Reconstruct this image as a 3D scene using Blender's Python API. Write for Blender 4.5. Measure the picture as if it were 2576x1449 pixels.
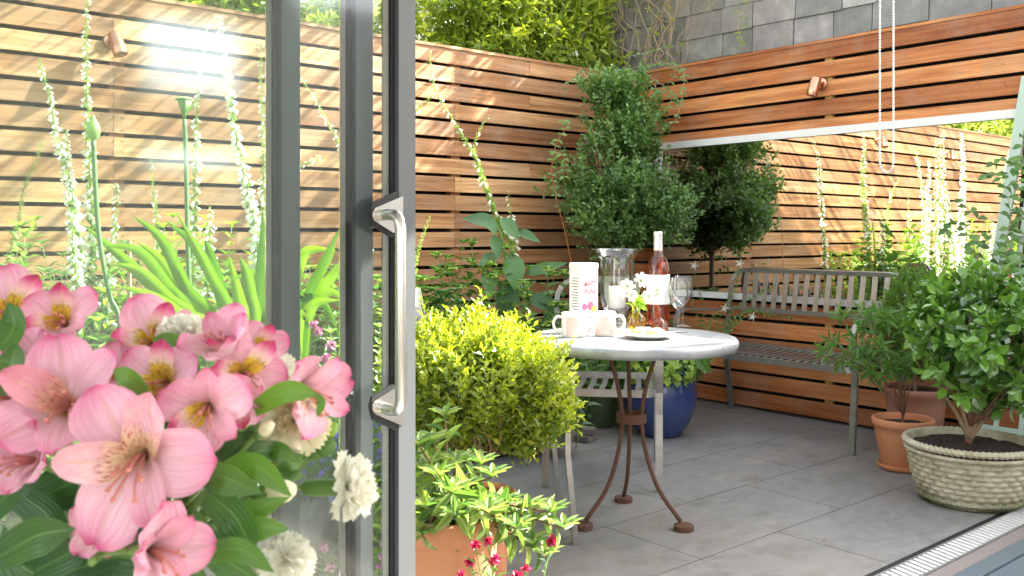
import bpy, math, random
import numpy as np
from mathutils import Vector, Matrix, Euler

# ------------------------------------------------------------------ camera, sky, sun, exposure
# world axes: X runs along the long fence towards the corner, Y runs out from the house towards that fence
F, CX, HZ, CH = 2329.0, 1288.0, 588.0, 1.13
FX, FY, RX, RY = .6475, .762, .762, -.6475
for o in list(bpy.data.objects): bpy.data.objects.remove(o)
SC = bpy.context.scene
COL = SC.collection
cam_d = bpy.data.cameras.new('camera'); cam = bpy.data.objects.new('camera', cam_d); COL.objects.link(cam)
cam.location = (0, 0, CH)
cam.rotation_euler = (math.radians(90), 0, math.atan2(FY, FX) - math.pi/2)
cam_d.sensor_width = 36; cam_d.lens = F/2576*36; cam_d.shift_y = -(724.5-HZ)/2576
cam_d.clip_start = .02; cam_d.clip_end = 400
cam_d.dof.use_dof = True; cam_d.dof.focus_distance = 3.6; cam_d.dof.aperture_fstop = 24
SC.camera = cam
SUN_AZ, SUN_EL = math.atan2(-.30, 1.0), math.radians(38)     # direction towards the sun
world = bpy.data.worlds.new('World'); SC.world = world; world.use_nodes = True
wn = world.node_tree.nodes; wl = world.node_tree.links
for n in list(wn): wn.remove(n)
sky = wn.new('ShaderNodeTexSky'); sky.sky_type = 'NISHITA'; sky.sun_disc = False
sky.sun_elevation = SUN_EL; sky.sun_rotation = math.pi/2 - SUN_AZ
sky.air_density = 1.0; sky.dust_density = 3.0; sky.ozone_density = 1.0
bg = wn.new('ShaderNodeBackground'); bg.inputs[1].default_value = .15
wo = wn.new('ShaderNodeOutputWorld'); hs = wn.new('ShaderNodeHueSaturation'); hs.inputs['Saturation'].default_value = .30; wl.new(sky.outputs[0], hs.inputs['Color']); wl.new(hs.outputs[0], bg.inputs[0]); wl.new(bg.outputs[0], wo.inputs[0])
sd = bpy.data.lights.new('sun', 'SUN'); sd.energy = 4.4; sd.angle = math.radians(.5); sd.color = (1, .95, .86)
sun = bpy.data.objects.new('sun', sd); COL.objects.link(sun)
sv = Vector((math.cos(SUN_AZ)*math.cos(SUN_EL), math.sin(SUN_AZ)*math.cos(SUN_EL), math.sin(SUN_EL)))
sun.rotation_euler = sv.to_track_quat('Z', 'Y').to_euler()
SC.view_settings.view_transform = 'Standard'; SC.view_settings.look = 'None'
SC.view_settings.gamma = 1; SC.view_settings.exposure = 2.92
SC.render.engine = 'CYCLES'
cy = SC.cycles
cy.use_denoising = True; cy.max_bounces = 9; cy.transparent_max_bounces = 24; cy.diffuse_bounces = 4
cy.glossy_bounces = 4; cy.transmission_bounces = 6; cy.sample_clamp_indirect = 6; cy.caustics_reflective = False; cy.caustics_refractive = False

# ------------------------------------------------------------------ helpers
def P(x, y, d):
    k = (x-CX)/F*d
    return Vector((FX*d+RX*k, FY*d+RY*k, CH-(y-HZ)/F*d))
def G(x, y, z=0): return P(x, y, (CH-z)*F/(y-HZ))
def onN(x, y, n): return P(x, y, n/(FY+RY*(x-CX)/F))
def onL(x, y, l): return P(x, y, l/(FX+RX*(x-CX)/F))
def V(*a): return Vector(a)
ORG = {}
def tag(o, label=None, cat=None, group=None, kind=None):
    if label: o['label'] = label
    if cat: o['category'] = cat
    if group: o['group'] = group
    if kind: o['kind'] = kind
    return o
def thing(name, label, cat, loc=(0, 0, 0), group=None, kind=None):
    o = bpy.data.objects.new(name, None); COL.objects.link(o); o.location = loc
    o.empty_display_size = .05
    ORG[o.name] = Vector(loc)
    return tag(o, label, cat, group, kind)
def leaf_t(st, fold=.3, droop=.15):
    v = [(0, 0, 0)]; f = []
    for u, w in st:
        z = -droop*u*u
        v += [(u, -w/2, z+fold*w/2), (u, 0, z), (u, w/2, z+fold*w/2)]
    v.append((1, 0, -droop))
    f += [(0, 1, 2), (0, 2, 3)]
    for i in range(len(st)-1):
        a = 1+3*i; b = a+3
        f += [(a, b, b+1, a+1), (a+1, b+1, b+2, a+2)]
    a = 1+3*(len(st)-1); t = len(v)-1
    f += [(a, t, a+1), (a+1, t, a+2)]
    return np.array(v, float), f
LEAF_LO = leaf_t([(.45, 1)], .25, .12)
LEAF_MD = leaf_t([(.22, .72), (.55, 1)], .25, .2)
LEAF_HI = leaf_t([(.12, .45), (.3, .88), (.5, 1), (.72, .74), (.88, .38)], .28, .22)
LEAF_BIG = leaf_t([(.08, .35), (.2, .8), (.36, 1), (.52, .97), (.68, .76), (.84, .42), (.93, .2)], .22, .35)
def unit(a): return a/np.maximum(np.linalg.norm(a, axis=-1, keepdims=True), 1e-9)
class MB:
    def __init__(s): s.v = []; s.f = []; s.t = []; s.uv = []; s.mi = []
    def add(s, v, f, tint=.5, uv=None, mi=0):
        b = len(s.v)
        s.v += [tuple(p) for p in v]
        s.f += [tuple(i+b for i in q) for q in f]
        s.mi += [mi]*len(f)
        s.t += list(tint) if hasattr(tint, '__len__') else [tint]*len(v)
        s.uv += list(uv) if uv is not None else [(0, 0)]*len(v)
        return s
    def box(s, c, d, rz=0, tint=.5, M=None, mi=0):
        x, y, z = [q/2 for q in d]
        vs = [V(a*x, b*y, e*z) for a in (-1, 1) for b in (-1, 1) for e in (-1, 1)]
        R = M if M is not None else Matrix.Rotation(rz, 3, 'Z')
        c = Vector(c)
        vs = [R @ p + c for p in vs]
        return s.add(vs, [(0, 1, 3, 2), (4, 6, 7, 5), (0, 4, 5, 1), (2, 3, 7, 6), (0, 2, 6, 4), (1, 5, 7, 3)], tint, None, mi)
    def beam(s, a, b, w, h, up=(0, 0, 1), tint=.5):
        a = Vector(a); b = Vector(b); d = (b-a); L = d.length; d.normalize()
        sd_ = d.cross(Vector(up)).normalized(); u = sd_.cross(d)
        M = Matrix((d, sd_, u)).transposed()
        return s.box((a+b)/2, (L, w, h), M=M, tint=tint)
    def tube(s, pts, r, n=8, ref=None, flat=None, tint=.5, cap=True, phase=0):
        pts = [Vector(p) for p in pts]; m = len(pts)
        rr = r if hasattr(r, '__len__') else [r]*m
        tang = []
        for i in range(m):
            tang.append((pts[min(i+1, m-1)]-pts[max(i-1, 0)]).normalized())
        if ref is None:
            ref = V(0, 0, 1) if abs(tang[0].z) < .9 else V(1, 0, 0)
            nrm = (ref-tang[0]*ref.dot(tang[0])).normalized(); fixed = None
        else:
            fixed = Vector(ref); nrm = None
        vs = []
        for i in range(m):
            t = tang[i]
            if fixed is not None: nn = (fixed-t*fixed.dot(t)).normalized()
            else:
                nrm = (nrm-t*nrm.dot(t)).normalized(); nn = nrm
            bb = t.cross(nn)
            for k in range(n):
                a = 2*math.pi*k/n+phase
                if flat:
                    if n == 4:
                        sx, sy = [(1, 1), (-1, 1), (-1, -1), (1, -1)][k]
                    else: sx, sy = math.cos(a), math.sin(a)
                    vs.append(pts[i]+nn*sx*flat[0]+bb*sy*flat[1])
                else: vs.append(pts[i]+(nn*math.cos(a)+bb*math.sin(a))*rr[i])
        fs = [(i*n+k, i*n+(k+1) % n, (i+1)*n+(k+1) % n, (i+1)*n+k) for i in range(m-1) for k in range(n)]
        if cap: fs += [tuple(reversed(range(n))), tuple((m-1)*n+k for k in range(n))]
        return s.add(vs, fs, tint)
    def lathe(s, prof, c=(0, 0, 0), n=32, tint=.5, M=None, fn=None):
        c = Vector(c); vs = []; uv = []
        for j, (r, z) in enumerate(prof):
            for k in range(n):
                a = 2*math.pi*k/n
                rr = max(r, 1e-4)
                p = V(rr*math.cos(a), rr*math.sin(a), z)
                if fn: p = fn(p, a, j)
                if M is not None: p = M @ p
                vs.append(p+c); uv.append((k/n, z))
        m = len(prof)
        fs = [(j*n+k, j*n+(k+1) % n, (j+1)*n+(k+1) % n, (j+1)*n+k) for j in range(m-1) for k in range(n)]
        if prof[0][0] < 1e-3: pass
        return s.add(vs, fs, tint, uv)
    def grid(s, pts, tint=.5, uv=None):
        nu = len(pts); nv = len(pts[0])
        fs = [(i*nv+j, i*nv+j+1, (i+1)*nv+j+1, (i+1)*nv+j) for i in range(nu-1) for j in range(nv-1)]
        return s.add([p for r in pts for p in r], fs, tint, uv)
    def inst(s, T, pos, D, Nn, sx, sy, sz, tint):
        tv, tf = T
        pos = np.atleast_2d(np.asarray(pos, float)); n = len(pos)
        if n == 0: return s
        D = unit(np.broadcast_to(np.asarray(D, float), (n, 3))); Nn = np.broadcast_to(np.asarray(Nn, float), (n, 3))
        S = np.cross(Nn, D); bad = np.linalg.norm(S, axis=1) < 1e-4
        if bad.any(): S[bad] = np.cross(np.array([1, .3, .2]), D[bad])
        S = unit(S); N2 = np.cross(D, S)
        sx, sy, sz = [np.broadcast_to(np.asarray(q, float), (n,))[:, None, None] for q in (sx, sy, sz)]
        W = pos[:, None, :] + tv[None, :, 0:1]*sx*D[:, None, :] + tv[None, :, 1:2]*sy*S[:, None, :] + tv[None, :, 2:3]*sz*N2[:, None, :]
        k = len(tv); b = len(s.v)
        s.v += list(map(tuple, W.reshape(-1, 3).tolist()))
        for i in range(n):
            o = b+i*k
            s.f += [tuple(q+o for q in g) for g in tf]
        s.mi += [0]*(n*len(tf))
        tint = np.broadcast_to(np.asarray(tint, float), (n,))
        s.t += np.repeat(tint, k).tolist()
        s.uv += [(float(q[0]), float(q[1])) for q in tv]*n
        return s
    def build(s, name, mat, parent=None, smooth=False, org=None):
        me = bpy.data.meshes.new(name)
        root = parent
        while root is not None and root.parent is not None: root = root.parent
        o0 = ORG[root.name] if root is not None else (Vector(org) if org is not None else V(0, 0, 0))
        va = np.array([tuple(p) for p in s.v], float)-np.array(o0)
        me.from_pydata(va.tolist(), [], s.f)
        mats = mat if isinstance(mat, (list, tuple)) else [mat]
        for m in mats: me.materials.append(m)
        if len(mats) > 1: me.polygons.foreach_set('material_index', s.mi)
        at = me.attributes.new('tint', 'FLOAT', 'POINT'); at.data.foreach_set('value', np.array(s.t, np.float32))
        uvl = me.uv_layers.new(name='UVMap')
        li = np.empty(len(me.loops), np.int32); me.loops.foreach_get('vertex_index', li)
        uvl.data.foreach_set('uv', np.array(s.uv, np.float32)[li].ravel())
        if smooth: me.polygons.foreach_set('use_smooth', [True]*len(me.polygons))
        me.update()
        o = bpy.data.objects.new(name, me); COL.objects.link(o)
        if parent is not None: o.parent = parent
        else: o.location = o0; ORG[o.name] = Vector(o0)
        if smooth == 'auto':
            pass
        return o
def cr(pts, k=6):
    pts = [Vector(p) for p in pts]; q = [pts[0]*2-pts[1]]+pts+[pts[-1]*2-pts[-2]]; out = []
    for i in range(1, len(q)-2):
        for j in range(k):
            t = j/k
            out.append(.5*((2*q[i])+(q[i+1]-q[i-1])*t+(2*q[i-1]-5*q[i]+4*q[i+1]-q[i+2])*t*t+(3*q[i]-q[i-1]-3*q[i+1]+q[i+2])*t**3))
    out.append(pts[-1]); return out
def lin(a, b, n): return [a+(b-a)*i/(n-1) for i in range(n)]

# ------------------------------------------------------------------ materials
MATS = {}
def mat(name):
    m = bpy.data.materials.new(name); m.use_nodes = True
    nt = m.node_tree; b = nt.nodes['Principled BSDF']
    MATS[name] = m
    return m, nt.nodes, nt.links, b
def rgba(c): return (c[0], c[1], c[2], 1)
def noise(N, L, scale, detail=4, vec=None, rough=.6):
    n = N.new('ShaderNodeTexNoise'); n.inputs['Scale'].default_value = scale; n.inputs['Detail'].default_value = detail
    n.inputs['Roughness'].default_value = rough
    if vec is not None: L.new(vec, n.inputs['Vector'])
    return n
def ramp(N, L, fac, stops):
    r = N.new('ShaderNodeValToRGB'); e = r.color_ramp.elements
    while len(e) < len(stops): e.new(.5)
    for i, (p, c) in enumerate(stops): e[i].position = p; e[i].color = rgba(c)
    if fac is not None: L.new(fac, r.inputs[0])
    return r
def mixc(N, L, a, b, f, mode='MIX'):
    m = N.new('ShaderNodeMix'); m.data_type = 'RGBA'; m.blend_type = mode
    for s_, q in ((m.inputs[6], a), (m.inputs[7], b)):
        if isinstance(q, tuple): s_.default_value = rgba(q)
        else: L.new(q, s_)
    if isinstance(f, (int, float)): m.inputs[0].default_value = f
    else: L.new(f, m.inputs[0])
    return m.outputs[2]
def bump(N, L, b, h, st=.3, dist=.01):
    n = N.new('ShaderNodeBump'); n.inputs['Strength'].default_value = st; n.inputs['Distance'].default_value = dist
    L.new(h, n.inputs['Height']); L.new(n.outputs[0], b.inputs['Normal'])
def tc(N, L, scale=(1, 1, 1), which='Object'):
    t = N.new('ShaderNodeTexCoord'); m = N.new('ShaderNodeMapping'); m.inputs['Scale'].default_value = scale
    L.new(t.outputs[which], m.inputs[0]); return m
def attr(N, name='tint'):
    a = N.new('ShaderNodeAttribute'); a.attribute_name = name; return a.outputs['Fac']
def M_basic(name, c, rough=.5, metal=0, c2=None, nscale=30, bst=.15, bdist=.003, spec=.5):
    m, N, L, b = mat(name)
    t = tc(N, L); n = noise(N, L, nscale, 6, t.outputs[0])
    if c2 is None: c2 = tuple(q*.75 for q in c)
    L.new(mixc(N, L, c, c2, n.outputs[0]), b.inputs['Base Color'])
    b.inputs['Roughness'].default_value = rough; b.inputs['Metallic'].default_value = metal
    b.inputs['Specular IOR Level'].default_value = spec
    if bst: bump(N, L, b, n.outputs[0], bst, bdist)
    return m
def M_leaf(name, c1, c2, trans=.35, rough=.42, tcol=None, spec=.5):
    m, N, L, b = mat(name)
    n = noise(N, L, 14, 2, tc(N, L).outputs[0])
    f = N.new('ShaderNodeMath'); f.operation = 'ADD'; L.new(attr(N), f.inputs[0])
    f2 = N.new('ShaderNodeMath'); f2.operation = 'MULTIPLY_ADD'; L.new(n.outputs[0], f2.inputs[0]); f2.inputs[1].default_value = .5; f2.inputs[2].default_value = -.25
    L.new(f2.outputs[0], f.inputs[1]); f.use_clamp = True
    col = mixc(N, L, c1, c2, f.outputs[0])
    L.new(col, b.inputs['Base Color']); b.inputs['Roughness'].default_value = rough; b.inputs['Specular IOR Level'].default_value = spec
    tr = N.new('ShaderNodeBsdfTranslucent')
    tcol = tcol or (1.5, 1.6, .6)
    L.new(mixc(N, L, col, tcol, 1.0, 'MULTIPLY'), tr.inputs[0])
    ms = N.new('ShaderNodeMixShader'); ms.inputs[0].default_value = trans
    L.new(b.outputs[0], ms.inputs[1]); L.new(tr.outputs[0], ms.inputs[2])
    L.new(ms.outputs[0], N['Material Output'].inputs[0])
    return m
def M_wood(name, axis, dark, mid, light):
    m, N, L, b = mat(name)
    t = N.new('ShaderNodeTexCoord')
    a = attr(N); cb = N.new('ShaderNodeCombineXYZ')
    mu = N.new('ShaderNodeMath'); mu.operation = 'MULTIPLY'; mu.inputs[1].default_value = 37.; L.new(a, mu.inputs[0])
    for i in range(3): L.new(mu.outputs[0], cb.inputs[i])
    ad = N.new('ShaderNodeVectorMath'); ad.operation = 'ADD'; L.new(t.outputs['Object'], ad.inputs[0]); L.new(cb.outputs[0], ad.inputs[1])
    mp = N.new('ShaderNodeMapping'); L.new(ad.outputs[0], mp.inputs[0])
    sc_ = [22, 22, 22]; sc_[axis] = .9; mp.inputs['Scale'].default_value = sc_
    n1 = noise(N, L, 1.0, 5, mp.outputs[0], .55); n1.inputs['Distortion'].default_value = 1.2
    mp2 = N.new('ShaderNodeMapping'); L.new(ad.outputs[0], mp2.inputs[0])
    s2 = [160, 160, 160]; s2[axis] = 6; mp2.inputs['Scale'].default_value = s2
    n2 = noise(N, L, 1.0, 3, mp2.outputs[0])
    mp3 = N.new('ShaderNodeMapping'); L.new(ad.outputs[0], mp3.inputs[0]); s3 = [2, 2, 2]; s3[axis] = 1.1; mp3.inputs['Scale'].default_value = s3
    n3 = noise(N, L, 1.0, 2, mp3.outputs[0])
    r = ramp(N, L, n1.outputs[0], [(.28, dark), (.5, mid), (.74, light)])
    c = mixc(N, L, r.outputs[0], light, n3.outputs[0], 'MIX')
    r3 = ramp(N, L, a, [(0, (.62, .5, .42)), (.35, (.9, .82, .78)), (.65, (1.05, 1.02, 1.0)), (1, (1.45, 1.55, 1.6))])
    c = mixc(N, L, r.outputs[0], r3.outputs[0], 1.0, 'MULTIPLY')
    g = ramp(N, L, n3.outputs[0], [(.35, (.8, .72, .68)), (.65, (1.12, 1.15, 1.2))])
    c = mixc(N, L, c, g.outputs[0], 1.0, 'MULTIPLY')
    g2 = ramp(N, L, n2.outputs[0], [(.35, (.82, .8, .78)), (.6, (1.06, 1.06, 1.06))])
    c = mixc(N, L, c, g2.outputs[0], 1.0, 'MULTIPLY')
    n6 = noise(N, L, 3.1, 6, ad.outputs[0], .7); r6 = ramp(N, L, n6.outputs[0], [(.46, (0, 0, 0)), (.70, (.38, .38, .38))]); c = mixc(N, L, c, (.33, .27, .20), r6.outputs[0])
    n7 = noise(N, L, 38, 3, ad.outputs[0], .5); r7 = ramp(N, L, n7.outputs[0], [(.26, (.5, .45, .4)), (.33, (1, 1, 1))]); c = mixc(N, L, c, r7.outputs[0], .7, 'MULTIPLY')
    L.new(c, b.inputs['Base Color']); b.inputs['Roughness'].default_value = .62; b.inputs['Specular IOR Level'].default_value = .35
    bump(N, L, b, n2.outputs[0], .35, .002)
    return m
def M_glass(name, tint=(.97, .99, .98), lo=.06, hi=.75, rough=0.0):
    m, N, L, b = mat(name); N.remove(b)
    lw = N.new('ShaderNodeLayerWeight'); lw.inputs[0].default_value = .22
    mr = N.new('ShaderNodeMapRange'); mr.inputs[3].default_value = lo; mr.inputs[4].default_value = hi
    L.new(lw.outputs['Fresnel'], mr.inputs[0])
    t = N.new('ShaderNodeBsdfTransparent'); t.inputs[0].default_value = rgba(tint)
    g = N.new('ShaderNodeBsdfGlossy'); g.inputs['Roughness'].default_value = rough
    s = N.new('ShaderNodeMixShader'); L.new(mr.outputs[0], s.inputs[0]); L.new(t.outputs[0], s.inputs[1]); L.new(g.outputs[0], s.inputs[2])
    L.new(s.outputs[0], N['Material Output'].inputs[0])
    return m
wood_x = M_wood('cedar_weathered', 0, (.24, .108, .040), (.39, .20, .080), (.55, .33, .16))
wood_y = M_wood('cedar_warm', 1, (.25, .080, .024), (.41, .150, .046), (.53, .25, .09))
batten_m = M_basic('pale_batten', (.55, .34, .10), .7, c2=(.42, .25, .07))
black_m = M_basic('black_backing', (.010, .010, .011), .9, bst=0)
white_paint = M_basic('white_frame', (.74, .74, .72), .4, c2=(.66, .66, .63), nscale=6, bst=.05)
room_white = M_basic('room_plaster', (.82, .81, .79), .8, c2=(.78, .77, .75), nscale=4, bst=.03)
grey_alu = M_basic('grey_aluminium', (.105, .115, .118), .42, c2=(.095, .105, .108), nscale=200, bst=.05, bdist=.0005)
dark_rub = M_basic('black_rubber', (.012, .013, .014), .6, bst=0)
steel = M_basic('brushed_steel', (.62, .60, .56), .27, 1.0, c2=(.54, .52, .48), nscale=60, bst=.05, bdist=.0004)
copper = M_basic('copper', (.66, .34, .22), .28, 1.0, c2=(.55, .27, .17), nscale=40, bst=.04)
zinc = M_basic('zinc_grey', (.36, .37, .37), .34, .35, c2=(.25, .26, .265), nscale=22, bst=.12, bdist=.001)
chairm = M_basic('aged_metal', (.38, .375, .355), .33, .7, c2=(.20, .19, .175), nscale=26, bst=.15, bdist=.001)
rust = M_basic('rust', (.15, .066, .040), .85, .1, c2=(.07, .034, .022), nscale=90, bst=.5, bdist=.002)
terra = M_basic('terracotta', (.44, .13, .045), .85, c2=(.60, .30, .16), nscale=7, bst=.2, bdist=.003)
terra_d = M_basic('terracotta_dull', (.27, .10, .06), .85, c2=(.42, .22, .14), nscale=8, bst=.2, bdist=.003)
soil = M_basic('soil', (.045, .03, .02), .95, c2=(.015, .01, .007), nscale=60, bst=.9, bdist=.02)
bark = M_basic('bark', (.30, .20, .12), .85, c2=(.15, .10, .06), nscale=40, bst=.5, bdist=.004)
bark_r = M_basic('red_bark', (.22, .10, .06), .85, c2=(.12, .06, .035), nscale=40, bst=.5, bdist=.004)
vine_b = M_basic('vine_bark', (.26, .17, .10), .85, c2=(.40, .33, .25), nscale=20, bst=.4, bdist=.003)
sage = M_basic('sage_paint', (.42, .52, .43), .5, c2=(.36, .46, .38), nscale=10, bst=.08)
stemg = M_leaf('green_stem', (.10, .19, .04), (.22, .34, .08), .1)
stemr = M_basic('orange_stem', (.42, .13, .04), .6, c2=(.3, .09, .03))
beadm = M_basic('chain_bead', (.72, .72, .74), .15, .3, bst=0)
ceram = M_basic('ceramic', (.80, .76, .70), .2, c2=(.76, .71, .64), nscale=5, bst=0)
pinkc = M_basic('pink_glaze', (.68, .42, .39), .22, c2=(.66, .50, .46), nscale=5, bst=0)
wax = M_basic('wax', (.85, .83, .78), .4, bst=0)
paperm = M_basic('tin_print', (.82, .78, .76), .35, c2=(.80, .75, .74), nscale=3, bst=0)
ink = M_basic('ink_grey', (.14, .10, .11), .6, bst=0)
ink_r = M_basic('ink_rose', (.30, .05, .10), .6, bst=0)
mac_p = M_basic('print_pink', (.50, .10, .22), .6, bst=0); mac_y = M_basic('print_yellow', (.62, .45, .10), .6, bst=0)
cream = M_basic('cream', (.82, .72, .48), .6, c2=(.76, .62, .36), nscale=30, bst=.3)
pastry = M_basic('baked', (.52, .22, .08), .6, c2=(.75, .52, .30), nscale=40, bst=.5, bdist=.004)
foil = M_basic('foil', (.78, .76, .74), .3, .4, bst=.1)
paper_l = M_basic('bottle_label', (.86, .85, .82), .6, bst=0)
blue_gl = M_basic('blue_glaze', (.045, .075, .22), .16, c2=(.018, .03, .11), nscale=7, bst=.08, bdist=.004, spec=.7)
green_gl = M_basic('green_glaze', (.075, .115, .045), .35, c2=(.05, .085, .035), nscale=9, bst=.08)
glass_door = M_glass('door_glass', (.93, .965, .955), .026, .85, .07)
def smear(m):
    N = m.node_tree.nodes; L = m.node_tree.links; out = N['Material Output']; src = out.inputs[0].links[0].from_socket
    n = noise(N, L, 7, 8, tc(N, L, (1, 1, .35)).outputs[0], .75); r = ramp(N, L, n.outputs[0], [(.45, (0, 0, 0)), (.62, (.012, .012, .012)), (.8, (.04, .04, .04))])
    d = N.new('ShaderNodeBsdfDiffuse'); d.inputs[0].default_value = (.8, .8, .78, 1); ms = N.new('ShaderNodeMixShader')
    L.new(r.outputs[0], ms.inputs[0]); L.new(src, ms.inputs[1]); L.new(d.outputs[0], ms.inputs[2]); L.new(ms.outputs[0], out.inputs[0])
smear(glass_door)
glass_tab = M_glass('clear_glass', (.985, .99, .99), .035, .55)
glass_amb = M_glass('amber_glass', (.98, .80, .28), .06, .5)
glass_pnk = M_glass('pink_glass', (.94, .72, .62), .06, .55)
glass_ros = M_glass('rose_wine', (.98, .70, .60), .05, .5)
lens_m = M_basic('lamp_glass', (.35, .35, .33), .08, .6, bst=0)
def M_mirror():
    m, N, L, b = mat('mirror'); b.inputs['Base Color'].default_value = (.90, .91, .88, 1); b.inputs['Metallic'].default_value = 1; b.inputs['Roughness'].default_value = 0.0
    return m
mirror_m = M_mirror()
# foliage
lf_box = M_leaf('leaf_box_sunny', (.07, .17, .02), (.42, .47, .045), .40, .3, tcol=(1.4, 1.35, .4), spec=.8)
lf_tree = M_leaf('leaf_corner_tree', (.045, .12, .035), (.20, .33, .09), .28, .3)
lf_jas = M_leaf('leaf_jasmine', (.10, .20, .035), (.46, .54, .07), .45, tcol=(1.6, 1.5, .5))
lf_cam = M_leaf('leaf_camellia', (.018, .062, .014), (.17, .35, .045), .2, .17, spec=.7)
lf_mid = M_leaf('leaf_mid', (.07, .165, .04), (.18, .32, .08), .32)
lf_sun = M_leaf('leaf_sunny', (.13, .24, .05), (.33, .44, .12), .38)
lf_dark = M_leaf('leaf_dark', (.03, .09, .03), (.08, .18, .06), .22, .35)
lf_strap = M_leaf('leaf_strap', (.06, .15, .012), (.22, .34, .02), .38)
lf_lime = M_leaf('leaf_lime', (.20, .34, .04), (.36, .50, .08), .4)
lf_blue = M_leaf('leaf_bluegreen', (.10, .19, .07), (.20, .30, .13), .25)
lf_bouq = M_leaf('leaf_bouquet', (.025, .085, .016), (.14, .29, .035), .22, .42)
lf_long = M_leaf('leaf_long_pale', (.07, .16, .04), (.27, .34, .12), .35, .28)
lf_crink = M_leaf('leaf_crinkled', (.04, .11, .035), (.12, .25, .08), .28, .4)
fl_white = M_leaf('petal_white', (.80, .78, .66), (.86, .86, .80), .35, .6, tcol=(1, 1, .95))
fl_cream = M_leaf('petal_cream', (.80, .74, .50), (.84, .80, .62), .3, .6, tcol=(1, 1, .9))
fl_green = M_leaf('floret_green', (.30, .42, .08), (.45, .55, .14), .3)
fl_red = M_leaf('petal_red', (.42, .015, .06), (.62, .05, .14), .3, tcol=(1, 1, 1))
fl_dpink = M_leaf('petal_dianthus', (.50, .12, .28), (.75, .45, .55), .3, tcol=(1, 1, 1))
fl_blue = M_leaf('petal_lobelia', (.20, .14, .55), (.35, .28, .72), .3, tcol=(1, 1, 1))
pod_m = M_leaf('pod_green', (.16, .28, .06), (.40, .52, .20), .35)
# ------------------------------------------------------------------ setting
def sheet(name, x0, x1, y0, y1, z, m):
    b = MB(); b.add([(x0, y0, z), (x1, y0, z), (x1, y1, z), (x0, y1, z)], [(0, 1, 2, 3)])
    o = b.build(name, m); o['kind'] = 'structure'; return o
def M_paving():
    m, N, L, b = mat('slate_paving')
    t = tc(N, L)
    t.inputs['Location'].default_value = (-.31, -.1686, 0)
    br = N.new('ShaderNodeTexBrick'); L.new(t.outputs[0], br.inputs['Vector'])
    br.offset = .5; br.inputs['Scale'].default_value = 1.0
    br.inputs['Brick Width'].default_value = .91; br.inputs['Row Height'].default_value = .464
    br.inputs['Mortar Size'].default_value = .0030; br.inputs['Mortar Smooth'].default_value = .3
    br.inputs['Color1'].default_value = (.198, .199, .199, 1); br.inputs['Color2'].default_value = (.228, .225, .218, 1)
    br.inputs['Mortar'].default_value = (.07, .066, .06, 1); br.inputs['Bias'].default_value = 0
    mp = tc(N, L, (1.0, 2.2, 1)); n = noise(N, L, 2.2, 8, mp.outputs[0], .62); n.inputs['Distortion'].default_value = .8
    r = ramp(N, L, n.outputs[0], [(.3, (.86, .87, .90)), (.52, (1, 1, 1)), (.7, (1.16, 1.14, 1.10))])
    n2 = noise(N, L, 26, 6, t.outputs[0]); r2 = ramp(N, L, n2.outputs[0], [(.35, (.86, .86, .86)), (.65, (1.1, 1.1, 1.1))])
    n3 = noise(N, L, .9, 3, t.outputs[0]); r3 = ramp(N, L, n3.outputs[0], [(.4, (1, 1, 1)), (.7, (1.05, 1.0, .94))])
    c = mixc(N, L, br.outputs[0], r.outputs[0], 1.0, 'MULTIPLY'); c = mixc(N, L, c, r2.outputs[0], 1.0, 'MULTIPLY'); c = mixc(N, L, c, r3.outputs[0], 1.0, 'MULTIPLY')
    n4 = noise(N, L, 75, 5, t.outputs[0], .8); r4 = ramp(N, L, n4.outputs[0], [(.30, (.45, .42, .38)), (.38, (1, 1, 1)), (.66, (1, 1, 1)), (.74, (1.3, 1.3, 1.28))]); c = mixc(N, L, c, r4.outputs[0], .8, 'MULTIPLY')
    n5 = noise(N, L, 5, 6, t.outputs[0], .7); r5 = ramp(N, L, n5.outputs[0], [(.38, (.74, .70, .64)), (.5, (1, 1, 1))]); c = mixc(N, L, c, r5.outputs[0], .6, 'MULTIPLY')
    # thin pale scratches and veins
    w = noise(N, L, 3.2, 3, mp.outputs[0]); w.inputs['Distortion'].default_value = 2.5
    rv = ramp(N, L, w.outputs[0], [(.495, (0, 0, 0)), (.5, (.5, .5, .5)), (.505, (0, 0, 0))])
    c = mixc(N, L, c, (.26, .25, .23), rv.outputs[0])
    L.new(c, b.inputs['Base Color'])
    rr = ramp(N, L, n2.outputs[0], [(.3, (.38, .38, .38)), (.7, (.58, .58, .58))]); L.new(rr.outputs[0], b.inputs['Roughness'])
    ma = N.new('ShaderNodeMath'); ma.operation = 'MULTIPLY_ADD'; L.new(br.outputs['Fac'], ma.inputs[0]); ma.inputs[1].default_value = -1.2
    L.new(n.outputs[0], ma.inputs[2]); bump(N, L, b, ma.outputs[0], .35, .004)
    return m
sheet('ground', -40, 40, -40, 60, -.03, M_basic('far_ground', (.12, .12, .08), .9))
sheet('patio_paving', -3.2, 5.04, 1.577, 4.7, 0, M_paving())
bedm = soil
b = MB()
for x0, x1, y0, y1 in ((-3.2, 2.2, 2.75, 4.62), (2.2, 3.35, 3.62, 4.62), (3.35, 4.98, 4.0, 4.62)):
    n = 14
    rows = [[V(x0+(x1-x0)*i/n, y0+(y1-y0)*j/n, .05+.018*math.sin(i*3.1+x0)*math.cos(j*2.7)) for j in range(n+1)] for i in range(n+1)]
    b.grid(rows)
    b.box(((x0+x1)/2, y0-.01, .02), (x1-x0, .02, .08))
o = b.build('flower_bed_soil', bedm); o['kind'] = 'structure'

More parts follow.
